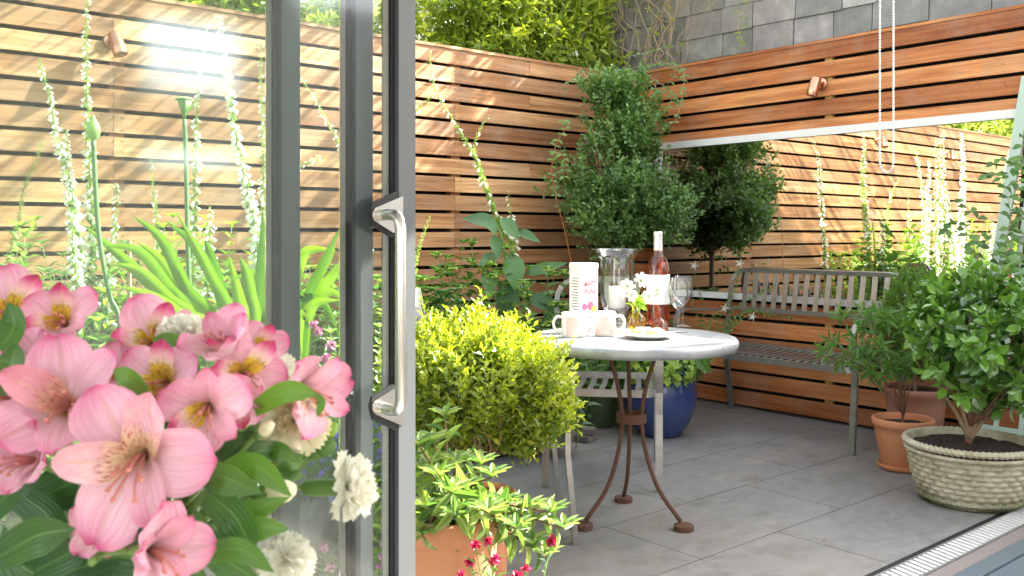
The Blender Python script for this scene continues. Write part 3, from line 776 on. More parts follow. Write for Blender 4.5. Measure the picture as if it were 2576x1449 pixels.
# wine glasses
def wineglass(px, py, label):
    c = tpt(px, py); t = thing('wine_glass', label, 'wine glass', c, 'empty wine glasses')
    b = MB()
    b.lathe([(0, .002), (.036, .001), (.037, .003), (.020, .006), (.006, .012), (.0042, .022), (.0038, .085), (.005, .096), (.020, .106), (.035, .126), (.042, .152), (.041, .185), (.035, .222)], c, 36)
    b.lathe([(.035, .222), (.0353, .2225), (.0338, .2225), (.0398, .185), (.0408, .152), (.034, .1275), (.018, .109), (0, .105)], c, 36)
    b.build('glass_body', glass_tab, t, True)
wineglass(1707, 836, 'empty wine glass right of the bottle, standing nearer the table edge')
wineglass(1718, 822, 'empty wine glass right of the bottle, standing behind the other')

# amber bud vase with white flowers
c = tpt(1601, 834); t = thing('bud_vase', 'round amber glass bud vase in front of the wine bottle', 'vase', c, 'items on the table')
b = MB(); prof = [(0, .001), (.018, 0)]+[(.041*math.cos(a), .040+.040*math.sin(a)) for a in np.linspace(-1.1, 1.15, 12)]+[(.0165, .082), (.0145, .092), (.017, .100), (.026, .108), (.027, .110)]
b.lathe(prof, c, 36); b.build('glass_body', glass_amb, t, True)
b = MB(); b.lathe([(0, .006)]+[(.038*math.cos(a), .040+.037*math.sin(a)) for a in np.linspace(-1.1, .25, 8)]+[(0, .050)], c, 32); b.build('water', M_glass('amber_water', (.96, .80, .22), .03, .3), t, True)
def ruffle(b, c, ax, R, n, rng, lay=3, tint=(0, 1), wid=1.0):
    """rounded many-petalled flower"""
    ax = Vector(ax).normalized(); M = ax.to_track_quat('Z', 'Y').to_matrix()
    for l in range(lay):
        op = math.radians(18+72*l/(max(1, lay-1)))
        for k in range(n):
            a = 2*math.pi*(k+.5*(l % 2))/n+rng.uniform(-.2, .2); rad = V(math.cos(a), math.sin(a), 0); tan = V(-math.sin(a), math.cos(a), 0)
            L_ = R*rng.uniform(.85, 1.08); o2 = op+rng.uniform(-.15, .15); rows = []
            for i in range(5):
                u = i/4; ph = o2*(.25+.95*u)
                cen = (rad*math.sin(o2)*u + V(0, 0, 1)*math.cos(o2)*u)*L_ + rad*.12*R*u*u
                w = wid*L_*.62*math.sin(math.pi*min(1, .12+.68*u))
                row = []
                for j in range(5):
                    vv = j/2-1
                    ruf = .07*R*math.sin(vv*6+k*2.1+l)*u
                    p = cen+tan*vv*w*.5+(V(0, 0, 1)*math.sin(o2)-rad*math.cos(o2))*(.22*vv*vv*w+ruf)
                    row.append(Vector(c)+M @ p)
                rows.append(row)
            b.grid(rows, rng.uniform(*tint))
    return b
rg = random.Random(3)
for i, (x, y, dd, R) in enumerate(((1578, 722, .0, .030), (1612, 706, .02, .032), (1632, 748, -.02, .028), (1590, 745, -.03, .024), (1655, 728, .03, .028))):
    pc_ = P(x, y, 3.80+dd); t = thing('white_blossom', ['white blossom topmost left in the amber vase', 'white blossom at the top centre of the amber vase', 'white blossom low right of the amber vase', 'small white blossom low left in the amber vase', 'white blossom beside the wine bottle label'][i], 'flower', pc_, 'white flowers in the amber vase')
    ruffle(MB(), pc_, CAMB+V(rg.uniform(-.5, .5), rg.uniform(-.5, .5), .5), R, 6, rg, 3).build('petals', fl_white, t, True)
    b = MB(); b.tube(cr([c+V(0, 0, .02), c+V(0, 0, .11), pc_+V(0, 0, -.02), pc_], 4), .0016, 6); b.build('stem', stemg, t, True)
    b = MB(); rn = np.random.default_rng(i)
    pos = np.array(c+V(0, 0, .112))+rn.normal(0, .006, (5, 3)); D = unit(rn.normal(0, 1, (5, 3))+np.array([0, 0, .35])+np.array(CAMR)*.3)
    b.inst(LEAF_HI, pos, D, (0, 0, 1), .055, .020, .05, rn.random(5)); b.build('leaf', lf_lime, t)

# plate with cakes
c = tpt(1631, 851); t = thing('cake_plate', 'white side plate holding pastries at the front of the table', 'plate', c, 'items on the table')
b = MB(); b.lathe([(0, .002), (.055, .0), (.062, .003), (.102, .016), (.1045, .0185), (.1035, .020), (.098, .0195), (.062, .007), (0, .006)], c, 56); b.build('plate_body', ceram, t, True)
def cake(px, dd, w, l, h, rz_, lab, seed):
    q = c+CAMR*px+CAMB*dd+V(0, 0, .0065+.001); t = thing('pastry', lab, 'pastry', q, 'pastries on the plate'); R = Matrix.Rotation(rz_, 3, 'Z'); r_ = random.Random(seed)
    def blob(sx, sy, z0, z1, rough, nn=26):
        b = MB(); rows = []
        ph = [r_.uniform(0, 6) for _ in range(3)]
        for z, k in ((z0, .94), (z0+(z1-z0)*.15, 1), (z0+(z1-z0)*.7, 1.0), (z0+(z1-z0)*.92, .9), (z1, .6), (z1+.001, .0)):
            row = []
            for i in range(nn):
                a = 2*math.pi*i/nn; ex = .55
                x = sx*math.copysign(abs(math.cos(a))**ex, math.cos(a)); y = sy*math.copysign(abs(math.sin(a))**ex, math.sin(a))
                m_2 = k*(1+rough*math.sin(3*a+ph[0])+rough*math.sin(7*a+ph[1]))
                row.append(q+R @ V(x*m_2, y*m_2, z+rough*.03*math.sin(5*a+ph[2])*(k < 1)))
            rows.append(row+[row[0]])
        return b.grid(rows)
    blob(w, l, 0, h, .02).build('sponge', cream, t, True)
    blob(w*.93, l*.93, h, h+.008, .08).build('baked_top', pastry, t, True)
    blob(w*.6, l*.55, h+.007, h+.012, .15).build('icing', fl_white, t, True)
cake(-.038, .012, .034, .026, .020, rz+.5, 'cream-coloured square pastry at the left of the plate', 1)
cake(.030, -.006, .036, .028, .015, rz+.2, 'golden crusted pastry at the right of the plate', 2)
cake(-.002, -.045, .034, .022, .014, rz, 'iced pastry at the back of the plate', 3)

# small bell-shaped glass cover
c = tpt(1660, 832); t = thing('glass_cloche', 'small pinkish bell-shaped glass cover beside the amber vase', 'glass cover', c, 'items on the table')
b = MB(); b.lathe([(.037, .0), (.036, .010), (.032, .026), (.024, .042), (.013, .051), (.004, .055), (.0035, .070), (.006, .078), (.0075, .085), (.005, .092), (0, .094)], c, 32); b.lathe([(.037, 0), (.0345, .0), (.0335, .010), (.0295, .026), (.0215, .040), (.0, .050)], c, 32)
b.build('glass_body', glass_pnk, t, True)

# ------------------------------------------------------------------ pots
def pot(name, label, c, prof, m, soil_z, soil_r, group=None, saucer=None, fn=None, n=48, cat='pot', extra=None):
    t = thing(name, label, cat, c, group)
    b = MB(); b.lathe(prof, c, n, fn=fn); b.build('pot_body', m, t, True)
    b = MB(); r_ = random.Random(5); rows = []
    for i in range(9):
        r = max(soil_r*i/8, 1e-4); rows.append([Vector(c)+V(r*math.cos(a), r*math.sin(a), soil_z+r_.uniform(-.006, .006)*(i < 8)+.008*(1-i/8)) for a in np.linspace(0, 2*math.pi, 33)])
    b.grid(rows); b.build('soil', soil, t)
    if saucer:
        b = MB(); b.lathe([(0, .001), (saucer-.012, 0), (saucer, .006), (saucer+.008, .026), (saucer+.004, .028), (saucer-.008, .008), (0, .006)], c, 40); b.build('saucer', m, t, True)
    return t
# blue glazed pot
cb = at(.835, 5.22)
pot('glazed_pot', 'big round cobalt blue glazed pot beyond the table', cb, [(0, .0), (.115, 0), (.125, .012), (.165, .07), (.198, .16), (.208, .24), (.198, .31), (.175, .36), (.168, .375), (.178, .388), (.178, .398), (.165, .402), (.155, .39), (.155, .36)], blue_gl, .36, .156, 'glazed pots')
cg = at(.518, 5.46)
pot('glazed_pot', 'plain dark green round pot left of the blue one', cg, [(0, 0), (.082, 0), (.09, .01), (.112, .10), (.120, .2), (.124, .25), (.128, .262), (.120, .268), (.11, .25)], green_gl, .25, .11, 'glazed pots')
# small terracotta pot with saucer
cs = P(2272, 588, 4.46); cs.z = 0
cs += V(0, 0, 0)
pot('terracotta_pot', 'orange terracotta pot on a saucer beside the stone basket planter', cs, [(0, .012), (.095, .012), (.100, .02), (.128, .17), (.132, .205), (.137, .208), (.142, .216), (.143, .24), (.137, .246), (.128, .242), (.124, .20)], terra, .212, .126, 'terracotta pots', saucer=.112)
cr2 = P(2303, 588, 4.78); cr2.z = 0
pot('terracotta_pot', 'dull brown terracotta pot behind the smaller orange one', cr2, [(0, .0), (.11, 0), (.115, .01), (.142, .24), (.147, .30), (.154, .305), (.155, .335), (.148, .34), (.138, .325)], terra_d, .31, .138, 'terracotta pots')
# pots at the front left
cbx = P(1203, 588, 3.0); cbx.z = 0
pot('terracotta_pot', 'terracotta pot under the sunlit box bush', cbx, [(0, 0), (.085, 0), (.09, .01), (.108, .22), (.112, .25), (.122, .255), (.125, .29), (.118, .296), (.106, .28)], terra, .265, .105, 'terracotta pots')
cf = P(1128, 588, 2.35); cf.z = 0
pot('terracotta_pot', 'tall bright terracotta pot in the front, behind the dark red dianthus', cf, [(0, 0), (.095, 0), (.10, .01), (.123, .34), (.128, .37), (.138, .376), (.141, .425), (.134, .432), (.120, .41)], terra, .40, .118, 'terracotta pots')
# stone basket-weave planter
cp = P(2440, 588, 3.93); cp.z = 0
t = thing('basket_planter', 'large pale stone planter moulded as a woven basket with rope edges', 'planter', cp)
H_ = .255
def rad(z): 
    u = z/H_; return (.186+.062*u**.8)+.020*math.sin(math.pi*min(1, u*1.02))*.6
def M_stonepot():
    m, N, L, b = mat('mossy_stone')
    t_ = tc(N, L); n = noise(N, L, 12, 8, t_.outputs[0], .7); n2 = noise(N, L, 3.5, 4, t_.outputs[0])
    r = ramp(N, L, n.outputs[0], [(.3, (.22, .19, .11)), (.5, (.42, .38, .27)), (.72, (.56, .53, .42))])
    sp = N.new('ShaderNodeSeparateXYZ'); L.new(t_.outputs[0], sp.inputs[0])
    mr = N.new('ShaderNodeMapRange'); mr.inputs[1].default_value = .09; mr.inputs[2].default_value = .0; L.new(sp.outputs[2], mr.inputs[0])
    mu = N.new('ShaderNodeMath'); mu.operation = 'MULTIPLY'; L.new(mr.outputs[0], mu.inputs[0]); L.new(n2.outputs[0], mu.inputs[1])
    r2 = ramp(N, L, mu.outputs[0], [(.12, (0, 0, 0)), (.5, (1, 1, 1))])
    r3 = ramp(N, L, n2.outputs[0], [(.42, (.0, .0, .0)), (.68, (.55, .55, .55))])
    c_ = mixc(N, L, r.outputs[0], (.20, .20, .07), r3.outputs[0]); c_ = mixc(N, L, c_, (.055, .075, .018), r2.outputs[0])
    L.new(c_, b.inputs['Base Color']); b.inputs['Roughness'].default_value = .95; bump(N, L, b, n.outputs[0], .8, .004); return m
mst = M_stonepot()
b = MB(); nz, nt = 96, 360; rows = []
for i in range(nz+1):
    z = .018+(H_-.05)*i/nz; rowi = int(i/nz*9-1e-6); fr = (i/nz*9) % 1
    row = []
    for k in range(nt):
        a = 2*math.pi*k/nt; s_ = (a/(2*math.pi)*26+(.5 if rowi % 2 else 0)) % 1
        bul = (math.sin(math.pi*fr)**.6)*(.12+.88*(.5+.5*math.cos(2*math.pi*s_))**.55)
        r = rad(z)+.016*bul-.009
        row.append(cp+V(r*math.cos(a), r*math.sin(a), z))
    rows.append(row+[row[0]])
b.grid(rows); b.build('woven_body', mst, t, True)
for z, R_, rr in ((.246, rad(.246)+.006, .0135), (.217, rad(.217)+.006, .009), (.026, rad(.02)+.004, .0115), (.008, rad(0)+.000, .008)):
    b = MB(); rows = []
    for k in range(361):
        a = 2*math.pi*k/360; row = []
        for j in range(11):
            q = 2*math.pi*j/10; m_ = rr*(1+.22*math.sin(q*2+a*70))
            row.append(cp+V((R_+m_*math.cos(q))*math.cos(a), (R_+m_*math.cos(q))*math.sin(a), z+m_*math.sin(q)))
        rows.append(row)
    b.grid(rows); b.build('rope_edge', mst, t, True)
b = MB(); b.lathe([(rad(.24)+.006, .250), (rad(.24)-.014, .252), (rad(.24)-.022, .225), (0, .215)], cp, 60); b.build('rim', mst, t, True)
b = MB(); r_ = random.Random(6); rows = []
for i in range(22):
    r = max(.236*i/21, 1e-4); rows.append([cp+V(r*math.cos(a), r*math.sin(a), .226+.016*(1-(i/21)**2)+r_.uniform(-.006, .006)) for a in np.linspace(0, 2*math.pi, 61)])
b.grid(rows); b.build('soil', soil, t)
# stone block beside the green pot
c = at(.40, 5.05)
b = MB(); r_ = random.Random(2)
for k in range(2):
    b.box(c+V(.0+.01*k, 0, .02+.035*k), (.11-.02*k, .09, .03), .3+k*.3)
tag(b.build('stone_block', M_basic('rough_stone', (.20, .18, .15), .9, bst=.5), org=c), 'two small grey stones stacked on the paving by the green pot', 'stones')
# ------------------------------------------------------------------ plants
def crown_pts(rng, c, rad, n, shell=.35, lump=.18, flat=0):
    d = unit(rng.normal(0, 1, (n, 3))); ks = rng.normal(0, 2.4, (5, 3)); ph = rng.random(5)*6
    lum = sum(np.sin(d @ k+p) for k, p in zip(ks, ph))/5*1.6
    u = rng.random(n)**.45; r = (shell+(1-shell)*u)*(1+lump*lum)
    return np.array(c)+d*r[:, None]*np.array(rad), d, u
def twigs(b, rng, pts, out, k, tl, ln, wd, T, up=.5, spread=.85, tint=None, jit=.35, tipw=.2):
    n = len(pts)
    ax = unit(out*.7+np.array([0, 0, up])+rng.normal(0, jit, (n, 3)))
    ref = unit(np.cross(ax, rng.normal(0, 1, (n, 3)))); bi = np.cross(ax, ref)
    tt = rng.random(n) if tint is None else tint
    for j in range(k):
        s_ = (j+.5)/k; a = 2.4*j+rng.random(n)*.6
        rd = ref*np.cos(a)[:, None]+bi*np.sin(a)[:, None]
        D = unit(ax*(.25+.75*s_)+rd*spread*(1.1-.5*s_)+rng.normal(0, .12, (n, 3)))
        pos = pts+ax*tl*(s_-.5)
        Nn = unit(ax+rng.normal(0, .3, (n, 3)))
        sz = rng.uniform(.7, 1.15, n)*(1-.25*s_)
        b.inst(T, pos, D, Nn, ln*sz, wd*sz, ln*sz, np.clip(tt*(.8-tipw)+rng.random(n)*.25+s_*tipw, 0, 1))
    return ax
def branches(base, fork, pts, rng, n, r0, trunk_r, curve=.3):
    b = MB(); base = Vector(base); fork = Vector(fork)
    mid = base.lerp(fork, .5)+V(rng.uniform(-.01, .01), rng.uniform(-.01, .01), 0)
    b.tube(cr([base, mid, fork], 4), [trunk_r*(1.15-.3*i/8) for i in range(9)], 8)
    idx = rng.choice(len(pts), min(n, len(pts)), replace=False)
    for i in idx:
        p = Vector(pts[i]); m_ = fork.lerp(p, .45)+V(0, 0, -.06*(p-fork).length)+V(*rng.normal(0, .02, 3)); s_ = fork+V(*rng.normal(0, trunk_r*.4, 3))
        q = cr([s_-V(0, 0, .01), m_, p], 4); b.tube(q, lin(r0, r0*.25, len(q)), 5)
    return b
def shrub(name, label, cat, base, fork, c, rad, n, k, ln, wd, T, lm, bm, seed, tl=.06, nb=30, r0=.004, tr=.01, group=None, shell=.35, lump=.18, up=.5, spread=.85, zmin=None, extra=None, tipw=.2):
    rng = np.random.default_rng(seed)
    t = thing(name, label, cat, base, group)
    pts, d, u = crown_pts(rng, c, rad, n, shell, lump)
    if zmin is not None: pts = pts[pts[:, 2] > zmin]; d = d[:len(pts)]
    b = MB(); twigs(b, rng, pts, (pts-np.array(c))/np.array(rad), k, tl, ln, wd, T, up, spread, tipw=tipw)
    b.build('foliage', lm, t)
    branches(base, fork, pts, rng, nb, r0, tr).build('branches', bm, t, True)
    return t, pts, rng

# standard tree in the corner
tb = V(4.552, 4.209, .05)
shrub('corner_tree', 'bushy small-leaved evergreen tree in the fence corner beside the mirror', 'tree', tb, V(4.55, 4.2, 1.02), (4.50, 4.16, 1.42), (.36, .30, .40), 640, 8, .044, .027, LEAF_LO, lf_tree, bark, 11, tl=.10, nb=90, r0=.008, tr=.020, shell=.15, lump=.45, spread=1.0)
# the same tree has a looser upper tier
t = bpy.data.objects['corner_tree']; rng = np.random.default_rng(5); b = MB()
blobs = [(tuple(np.array((4.50, 4.14, 1.42))+unit(rng.normal(0, 1, 3))*np.array((.34, .26, .38))*rng.uniform(.6, 1.05)), (.15, .13,   .10), 78) for _ in range(15)]
for c_, r_, n_ in tuple(blobs)+(((4.48, 4.12, 1.86), (.27, .22, .28), 420), ((4.25, 4.15, 1.25), (.24, .20, .20), 200), ((4.60, 3.90, 1.24), (.17, .22, .18), 210), ((4.35, 4.15, 2.06), (.22, .2, .12), 160)):
    pts, d, u = crown_pts(rng, c_, r_, n_, .1, .35); pts = pts[(pts[:, 0] < 4.95) & (pts[:, 1] < 4.56)]
    twigs(b, rng, pts, unit(pts-np.array((4.5, 4.1, 1.2))), 9, .12, .044, .027, LEAF_LO, .4)
b.build('foliage', lf_tree, t)

# box bush in the sun
bc = P(1180, 985, 3.0)
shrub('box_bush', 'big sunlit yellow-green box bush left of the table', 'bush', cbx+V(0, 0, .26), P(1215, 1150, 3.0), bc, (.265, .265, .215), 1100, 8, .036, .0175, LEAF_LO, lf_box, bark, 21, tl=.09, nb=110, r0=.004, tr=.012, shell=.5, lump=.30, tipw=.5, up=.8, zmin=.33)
t = bpy.data.objects['box_bush']; rng = np.random.default_rng(6); b = MB(); sb = MB()
for c_, r_, n_ in ((P(1350, 1010, 3.0), (.115, .115, .10), 170), (P(1290, 930, 3.0), (.12, .12, .09), 150), (P(1330, 1090, 3.02), (.10, .10, .07), 90), (P(1395, 1040, 3.0), (.07, .07, .06), 60)):
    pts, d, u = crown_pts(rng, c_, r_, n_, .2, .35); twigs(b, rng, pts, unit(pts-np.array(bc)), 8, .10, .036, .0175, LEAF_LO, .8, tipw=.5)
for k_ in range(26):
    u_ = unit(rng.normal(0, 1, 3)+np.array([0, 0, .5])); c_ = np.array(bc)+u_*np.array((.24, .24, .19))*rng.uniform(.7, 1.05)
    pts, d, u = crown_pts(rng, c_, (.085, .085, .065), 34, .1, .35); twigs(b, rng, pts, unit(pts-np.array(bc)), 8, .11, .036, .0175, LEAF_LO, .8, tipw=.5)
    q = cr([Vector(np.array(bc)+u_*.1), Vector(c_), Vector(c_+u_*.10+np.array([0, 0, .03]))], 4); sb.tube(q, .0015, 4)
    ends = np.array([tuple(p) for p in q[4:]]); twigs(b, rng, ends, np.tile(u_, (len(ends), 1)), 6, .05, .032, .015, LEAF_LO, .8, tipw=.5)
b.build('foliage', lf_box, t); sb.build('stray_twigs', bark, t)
# box column behind the small terracotta pot
shrub('box_bush', 'dense bright green box shrub growing between the bench and the camellia', 'bush', cr2+V(0, 0, .30), cr2+V(0, 0, .42), cr2+V(.02, .0, .66), (.17, .21, .27), 1300, 8, .025, .012, LEAF_LO, M_leaf('leaf_box_green', (.07, .17, .025), (.20, .34, .045), .32), bark, 23, tl=.06, nb=50, r0=.003, tr=.010, shell=.5, lump=.08, up=.7)
# camellia
cpt = cp+V(0, 0, .225)
t, pts, rng = shrub('camellia', 'glossy broad-leaved camellia growing in the stone basket planter', 'shrub', cpt+V(.0, .0, 0), cpt+V(.0, .0, .10), (cp.x+.10, cp.y-.08, .665), (.34, .34, .31), 290, 7, .074, .044, LEAF_HI, lf_cam, bark_r, 31, tl=.10, nb=20, r0=.0055, tr=.014, shell=.5, lump=.16, up=.15, spread=1.0)
# two visible low limbs
b = MB()
for e in ((2375, 870), (2520, 880), (2440, 800), (2560, 960), (2330, 930)):
    p = P(e[0], e[1], 3.92); q = cr([cpt+V(0, 0, .03), cpt.lerp(p, .4)+V(0, 0, .04), p], 5); b.tube(q, lin(.011, .004, len(q)), 7)
b.build('limbs', bark, t, True)
# small shrub in the orange pot
t, pts, rng = shrub('potted_shrub', 'loose shrub with long pointed leaves in the orange terracotta pot', 'shrub', cs+V(0, 0, .2), cs+V(0, 0, .27), cs+V(-.02, .10, .60), (.20, .24, .19), 46, 9, .085, .020, LEAF_HI, lf_mid, bark_r, 41, tl=.05, nb=12, r0=.005, tr=.008, shell=.5, lump=.2, up=.5, spread=1.1)

# jasmine spilling over the fence
def M_split(): pass
rng = np.random.default_rng(77)
t = thing('climbing_jasmine', 'mass of flowering jasmine spilling over the top of the long fence', 'climber', (1, 4.9, 2.2))
n = 5600
x = rng.uniform(-4.2, 5.1, n); hmax = .62+.16*np.sin(x*1.7+1)+.10*np.sin(x*4.1)+np.clip((x-2.9)*.8, 0, .45)-.36*np.exp(-((x-2.72)/.16)**2)+np.where(x < 0, .25, 0)
yy = 4.74+rng.random(n)**.8*.75; zz = 2.22+rng.random(n)**.75*hmax
e_ = 1100; x = np.concatenate([x, rng.uniform(3.7, 4.98, e_)]); yy = np.concatenate([yy, 4.72+rng.random(e_)*.55]); zz = np.concatenate([zz, 2.3+rng.random(e_)*.95]); n += e_
bulge = .06*np.sin(x*6)+.05*np.sin(zz*9+x*3)
pts = np.stack([x, yy+bulge*.7, zz], 1)
b = MB(); out = np.tile(np.array([0, -.8, .4]), (n, 1))
twigs(b, rng, pts, out, 7, .14, .092, .034, LEAF_MD, .2, 1.0, jit=.5); b.build('foliage', lf_jas, t)
# unseen shoots added over the bed to cast streaks of shade on the fence
b = MB(); lv = MB(); lp = []
for i in range(120):
    x_ = rng.uniform(.6, 6.6); p = V(x_, 4.8, rng.uniform(2.85, 3.3)); ln_ = rng.uniform(.45, 1.35); q = [p]; sk_ = rng.normal(0, .01)
    for j in range(1, 5): q.append(p+V(sk_*j, -ln_*j/4, .10*math.sin(j*.8)))
    b.tube(cr(q, 3), rng.choice([.003, .005, .009, .016], p=[.2, .3, .3, .2]), 5)
    if rng.random() < .18: lp += [tuple(q[j]) for j in (3, 4)]
b.build('shade_shoots', vine_b, t)
lp = np.array(lp); twigs(lv, rng, lp, np.tile([0, -1., .2], (len(lp), 1)), 4, .10, .06, .022, LEAF_MD, .1, 1.0); lv.build('shade_shoot_leaves', lf_jas, t)
b = MB()
for i in range(130):
    p = Vector(pts[rng.integers(n)]); q = p+V(*rng.normal(0, 1, 3)*np.array([.35, .1, .2])); m_ = p.lerp(q, .5)+V(0, -.04, .06)
    b.tube(cr([p, m_, q], 4), .003, 5)
b.build('stems', vine_b, t)
b = MB(); pk = pts[(pts[:, 1] < 5.0) & (rng.random(n) < .06)][:55]
for p in pk:
    for j in range(9):
        q = p+rng.normal(0, .016, 3)+np.array([0, -.03, 0])
        for a in range(5):
            an = a*1.2566+j; D = (math.cos(an), -.3, math.sin(an)); b.inst(LEAF_LO, [q], D, (0, -1, 0), .022, .012, .012, .8)
b.build('blossom', fl_white, t)
# bare wiry stems and small leaves over the slate wall
rng = np.random.default_rng(78); t = thing('wall_vine', 'bare brown wiry vine climbing the grey slates near the fence corner', 'climber', (5.05, 4.7, 2.3))
b = MB(); lv = MB(); lp = []
for i in range(34):
    y0_ = rng.uniform(3.95, 4.9); p = V(5.06, y0_+.2, 2.25+rng.random()*.2); q = [p]
    for j in range(6):
        p = p+V(rng.normal(0, .008), rng.normal(-.02, .09), rng.uniform(.05, .16)); p.x = min(5.07, p.x); q.append(p.copy())
        if rng.random() < .35: lp.append(tuple(p))
    b.tube(cr(q, 3), .0035*rng.uniform(.5, 1.3), 5)
for i in range(9):
    y0_ = 3.75+.05*math.sin(i); lp.append((5.05, 3.62+.03*math.sin(i*2), 2.38+.05*i)); 
b.tube(cr([V(5.06, 3.62, 2.36), V(5.05, 3.66, 2.5), V(5.06, 3.60, 2.65), V(5.05, 3.66, 3.0)], 4), .003, 5)
b.build('stems', vine_b, t)
lp = np.array(lp); twigs(lv, rng, lp, np.tile([-1, 0, 0], (len(lp), 1)), 5, .05, .034, .016, LEAF_MD, .1, 1.0); lv.build('foliage', lf_jas, t)
# unseen vine added on the slate wall top to streak the fence with shade
rng = np.random.default_rng(79); t = thing('shade_vine', 'unseen climber added along the top of the slate wall to shade the fence', 'climber', (5.1, 3.5, 2.95))
b = MB(); lv = MB()
lp = []
for i in range(46):
    y0_ = rng.uniform(3.3, 5.2); p = V(rng.uniform(4.9, 5.3), y0_, 2.98); q = [p]
    for j in range(5):
        p = p+V(rng.normal(-.03, .05), rng.normal(0, .08), rng.uniform(.0, .14)); q.append(p.copy())
        if rng.random() < .8: lp.append(tuple(p))
    b.tube(cr(q, 3), .007, 5)
for i in range(7):
    y0_ = 4.15+.09*i; b.tube([V(5.1, y0_, 3.0), V(5.0, y0_+.02, 3.5+.12*math.sin(i*2.2))], .018, 6)
b.build('stems', vine_b, t)
lp = np.array(lp); twigs(lv, rng, lp, np.tile([0, 0, 1.], (len(lp), 1)), 5, .12, .07, .03, LEAF_MD, .1, 1.0); lv.build('foliage', lf_jas, t)

# honeysuckle tumbling over the corner
def trail(b, lv, rng, path, r, step, ln, wd, T, side=1.0, tint=None):
    q = cr(path, 8); b.tube(q, lin(r, r*.5, len(q)), 5)
    acc = 0; k = 0
    for p, p2 in zip(q[:-1], q[1:]):
        acc += (p2-p).length
        if acc > step:
            acc = 0; k += 1; tg = (p2-p).normalized()
            for s_ in (-1, 1):
                D = np.array(tg)*.3+rng.normal(0, .35, 3)+np.array([RX, RY, 0])*s_*side+np.array([0, 0, -.15])
                lv.inst(T, [tuple(p)], D, (-.5, -.5, .6), ln*rng.uniform(.7, 1.15), wd*rng.uniform(.8, 1.1), ln, rng.random() if tint is None else tint)
rng = np.random.default_rng(80)
t = thing('honeysuckle', 'leafy climber trailing over the top of the fence corner above the tree', 'climber', (4.9, 4.5, 2.3))
b = MB(); lv = MB()
for pth in (((1600, 300, 6.6), (1640, 250, 6.4), (1690, 200, 6.2), (1700, 150, 6.2)), ((1560, 260, 6.5), (1500, 215, 6.3), (1440, 200, 6.2), (1420, 240, 6.2)), ((1600, 190, 6.6), (1560, 200, 6.3), (1540, 280, 6.2), (1580, 330, 6.2)),
            ((1620, 170, 6.5), (1670, 160, 6.3), (1720, 180, 6.1), (1705, 290, 6.0), (1680, 320, 6.0)), ((1580, 190, 6.5), (1640, 220, 6.3), (1690, 250, 6.1), (1650, 300, 6.1)), ((1600, 200, 6.5), (1570, 150, 6.4), (1640, 130, 6.3), (1690, 110, 6.2)), ((1480, 260, 6.3), (1520, 190, 6.3), (1600, 180, 6.4), (1660, 210, 6.3), (1715, 260, 6.1))):
    trail(b, lv, rng, [P(*q) for q in pth], .0025, .035, .040, .020, LEAF_MD, .8)
b.build('stems', vine_b, t); lv.build('foliage', lf_mid, t)
# thin orange stem climbing left of the tree
t = thing('climber_shoot', 'thin orange climber shoot rising from behind the tin to the corner tree', 'climber', onN(1450, 720, 4.3))
b = MB(); lv = MB()
trail(b, lv, rng, [P(1448, 720, 5.6), P(1425, 600, 5.6), P(1400, 500, 5.62)], .0028, 9, .03, .02, LEAF_MD)
b.build('stem', stemr, t); b = MB(); lv = MB()
trail(b, lv, rng, [P(1400, 500, 5.62), P(1388, 430, 5.65), P(1400, 360, 5.7), P(1430, 310, 5.75), P(1400, 300, 5.75)], .0025, .035, .042, .024, LEAF_MD)
trail(b, lv, rng, [P(1395, 380, 5.65), P(1420, 400, 5.6), P(1418, 460, 5.6)], .002, .03, .045, .026, LEAF_MD)
b.build('stems', stemr, t); lv.build('foliage', lf_mid, t)

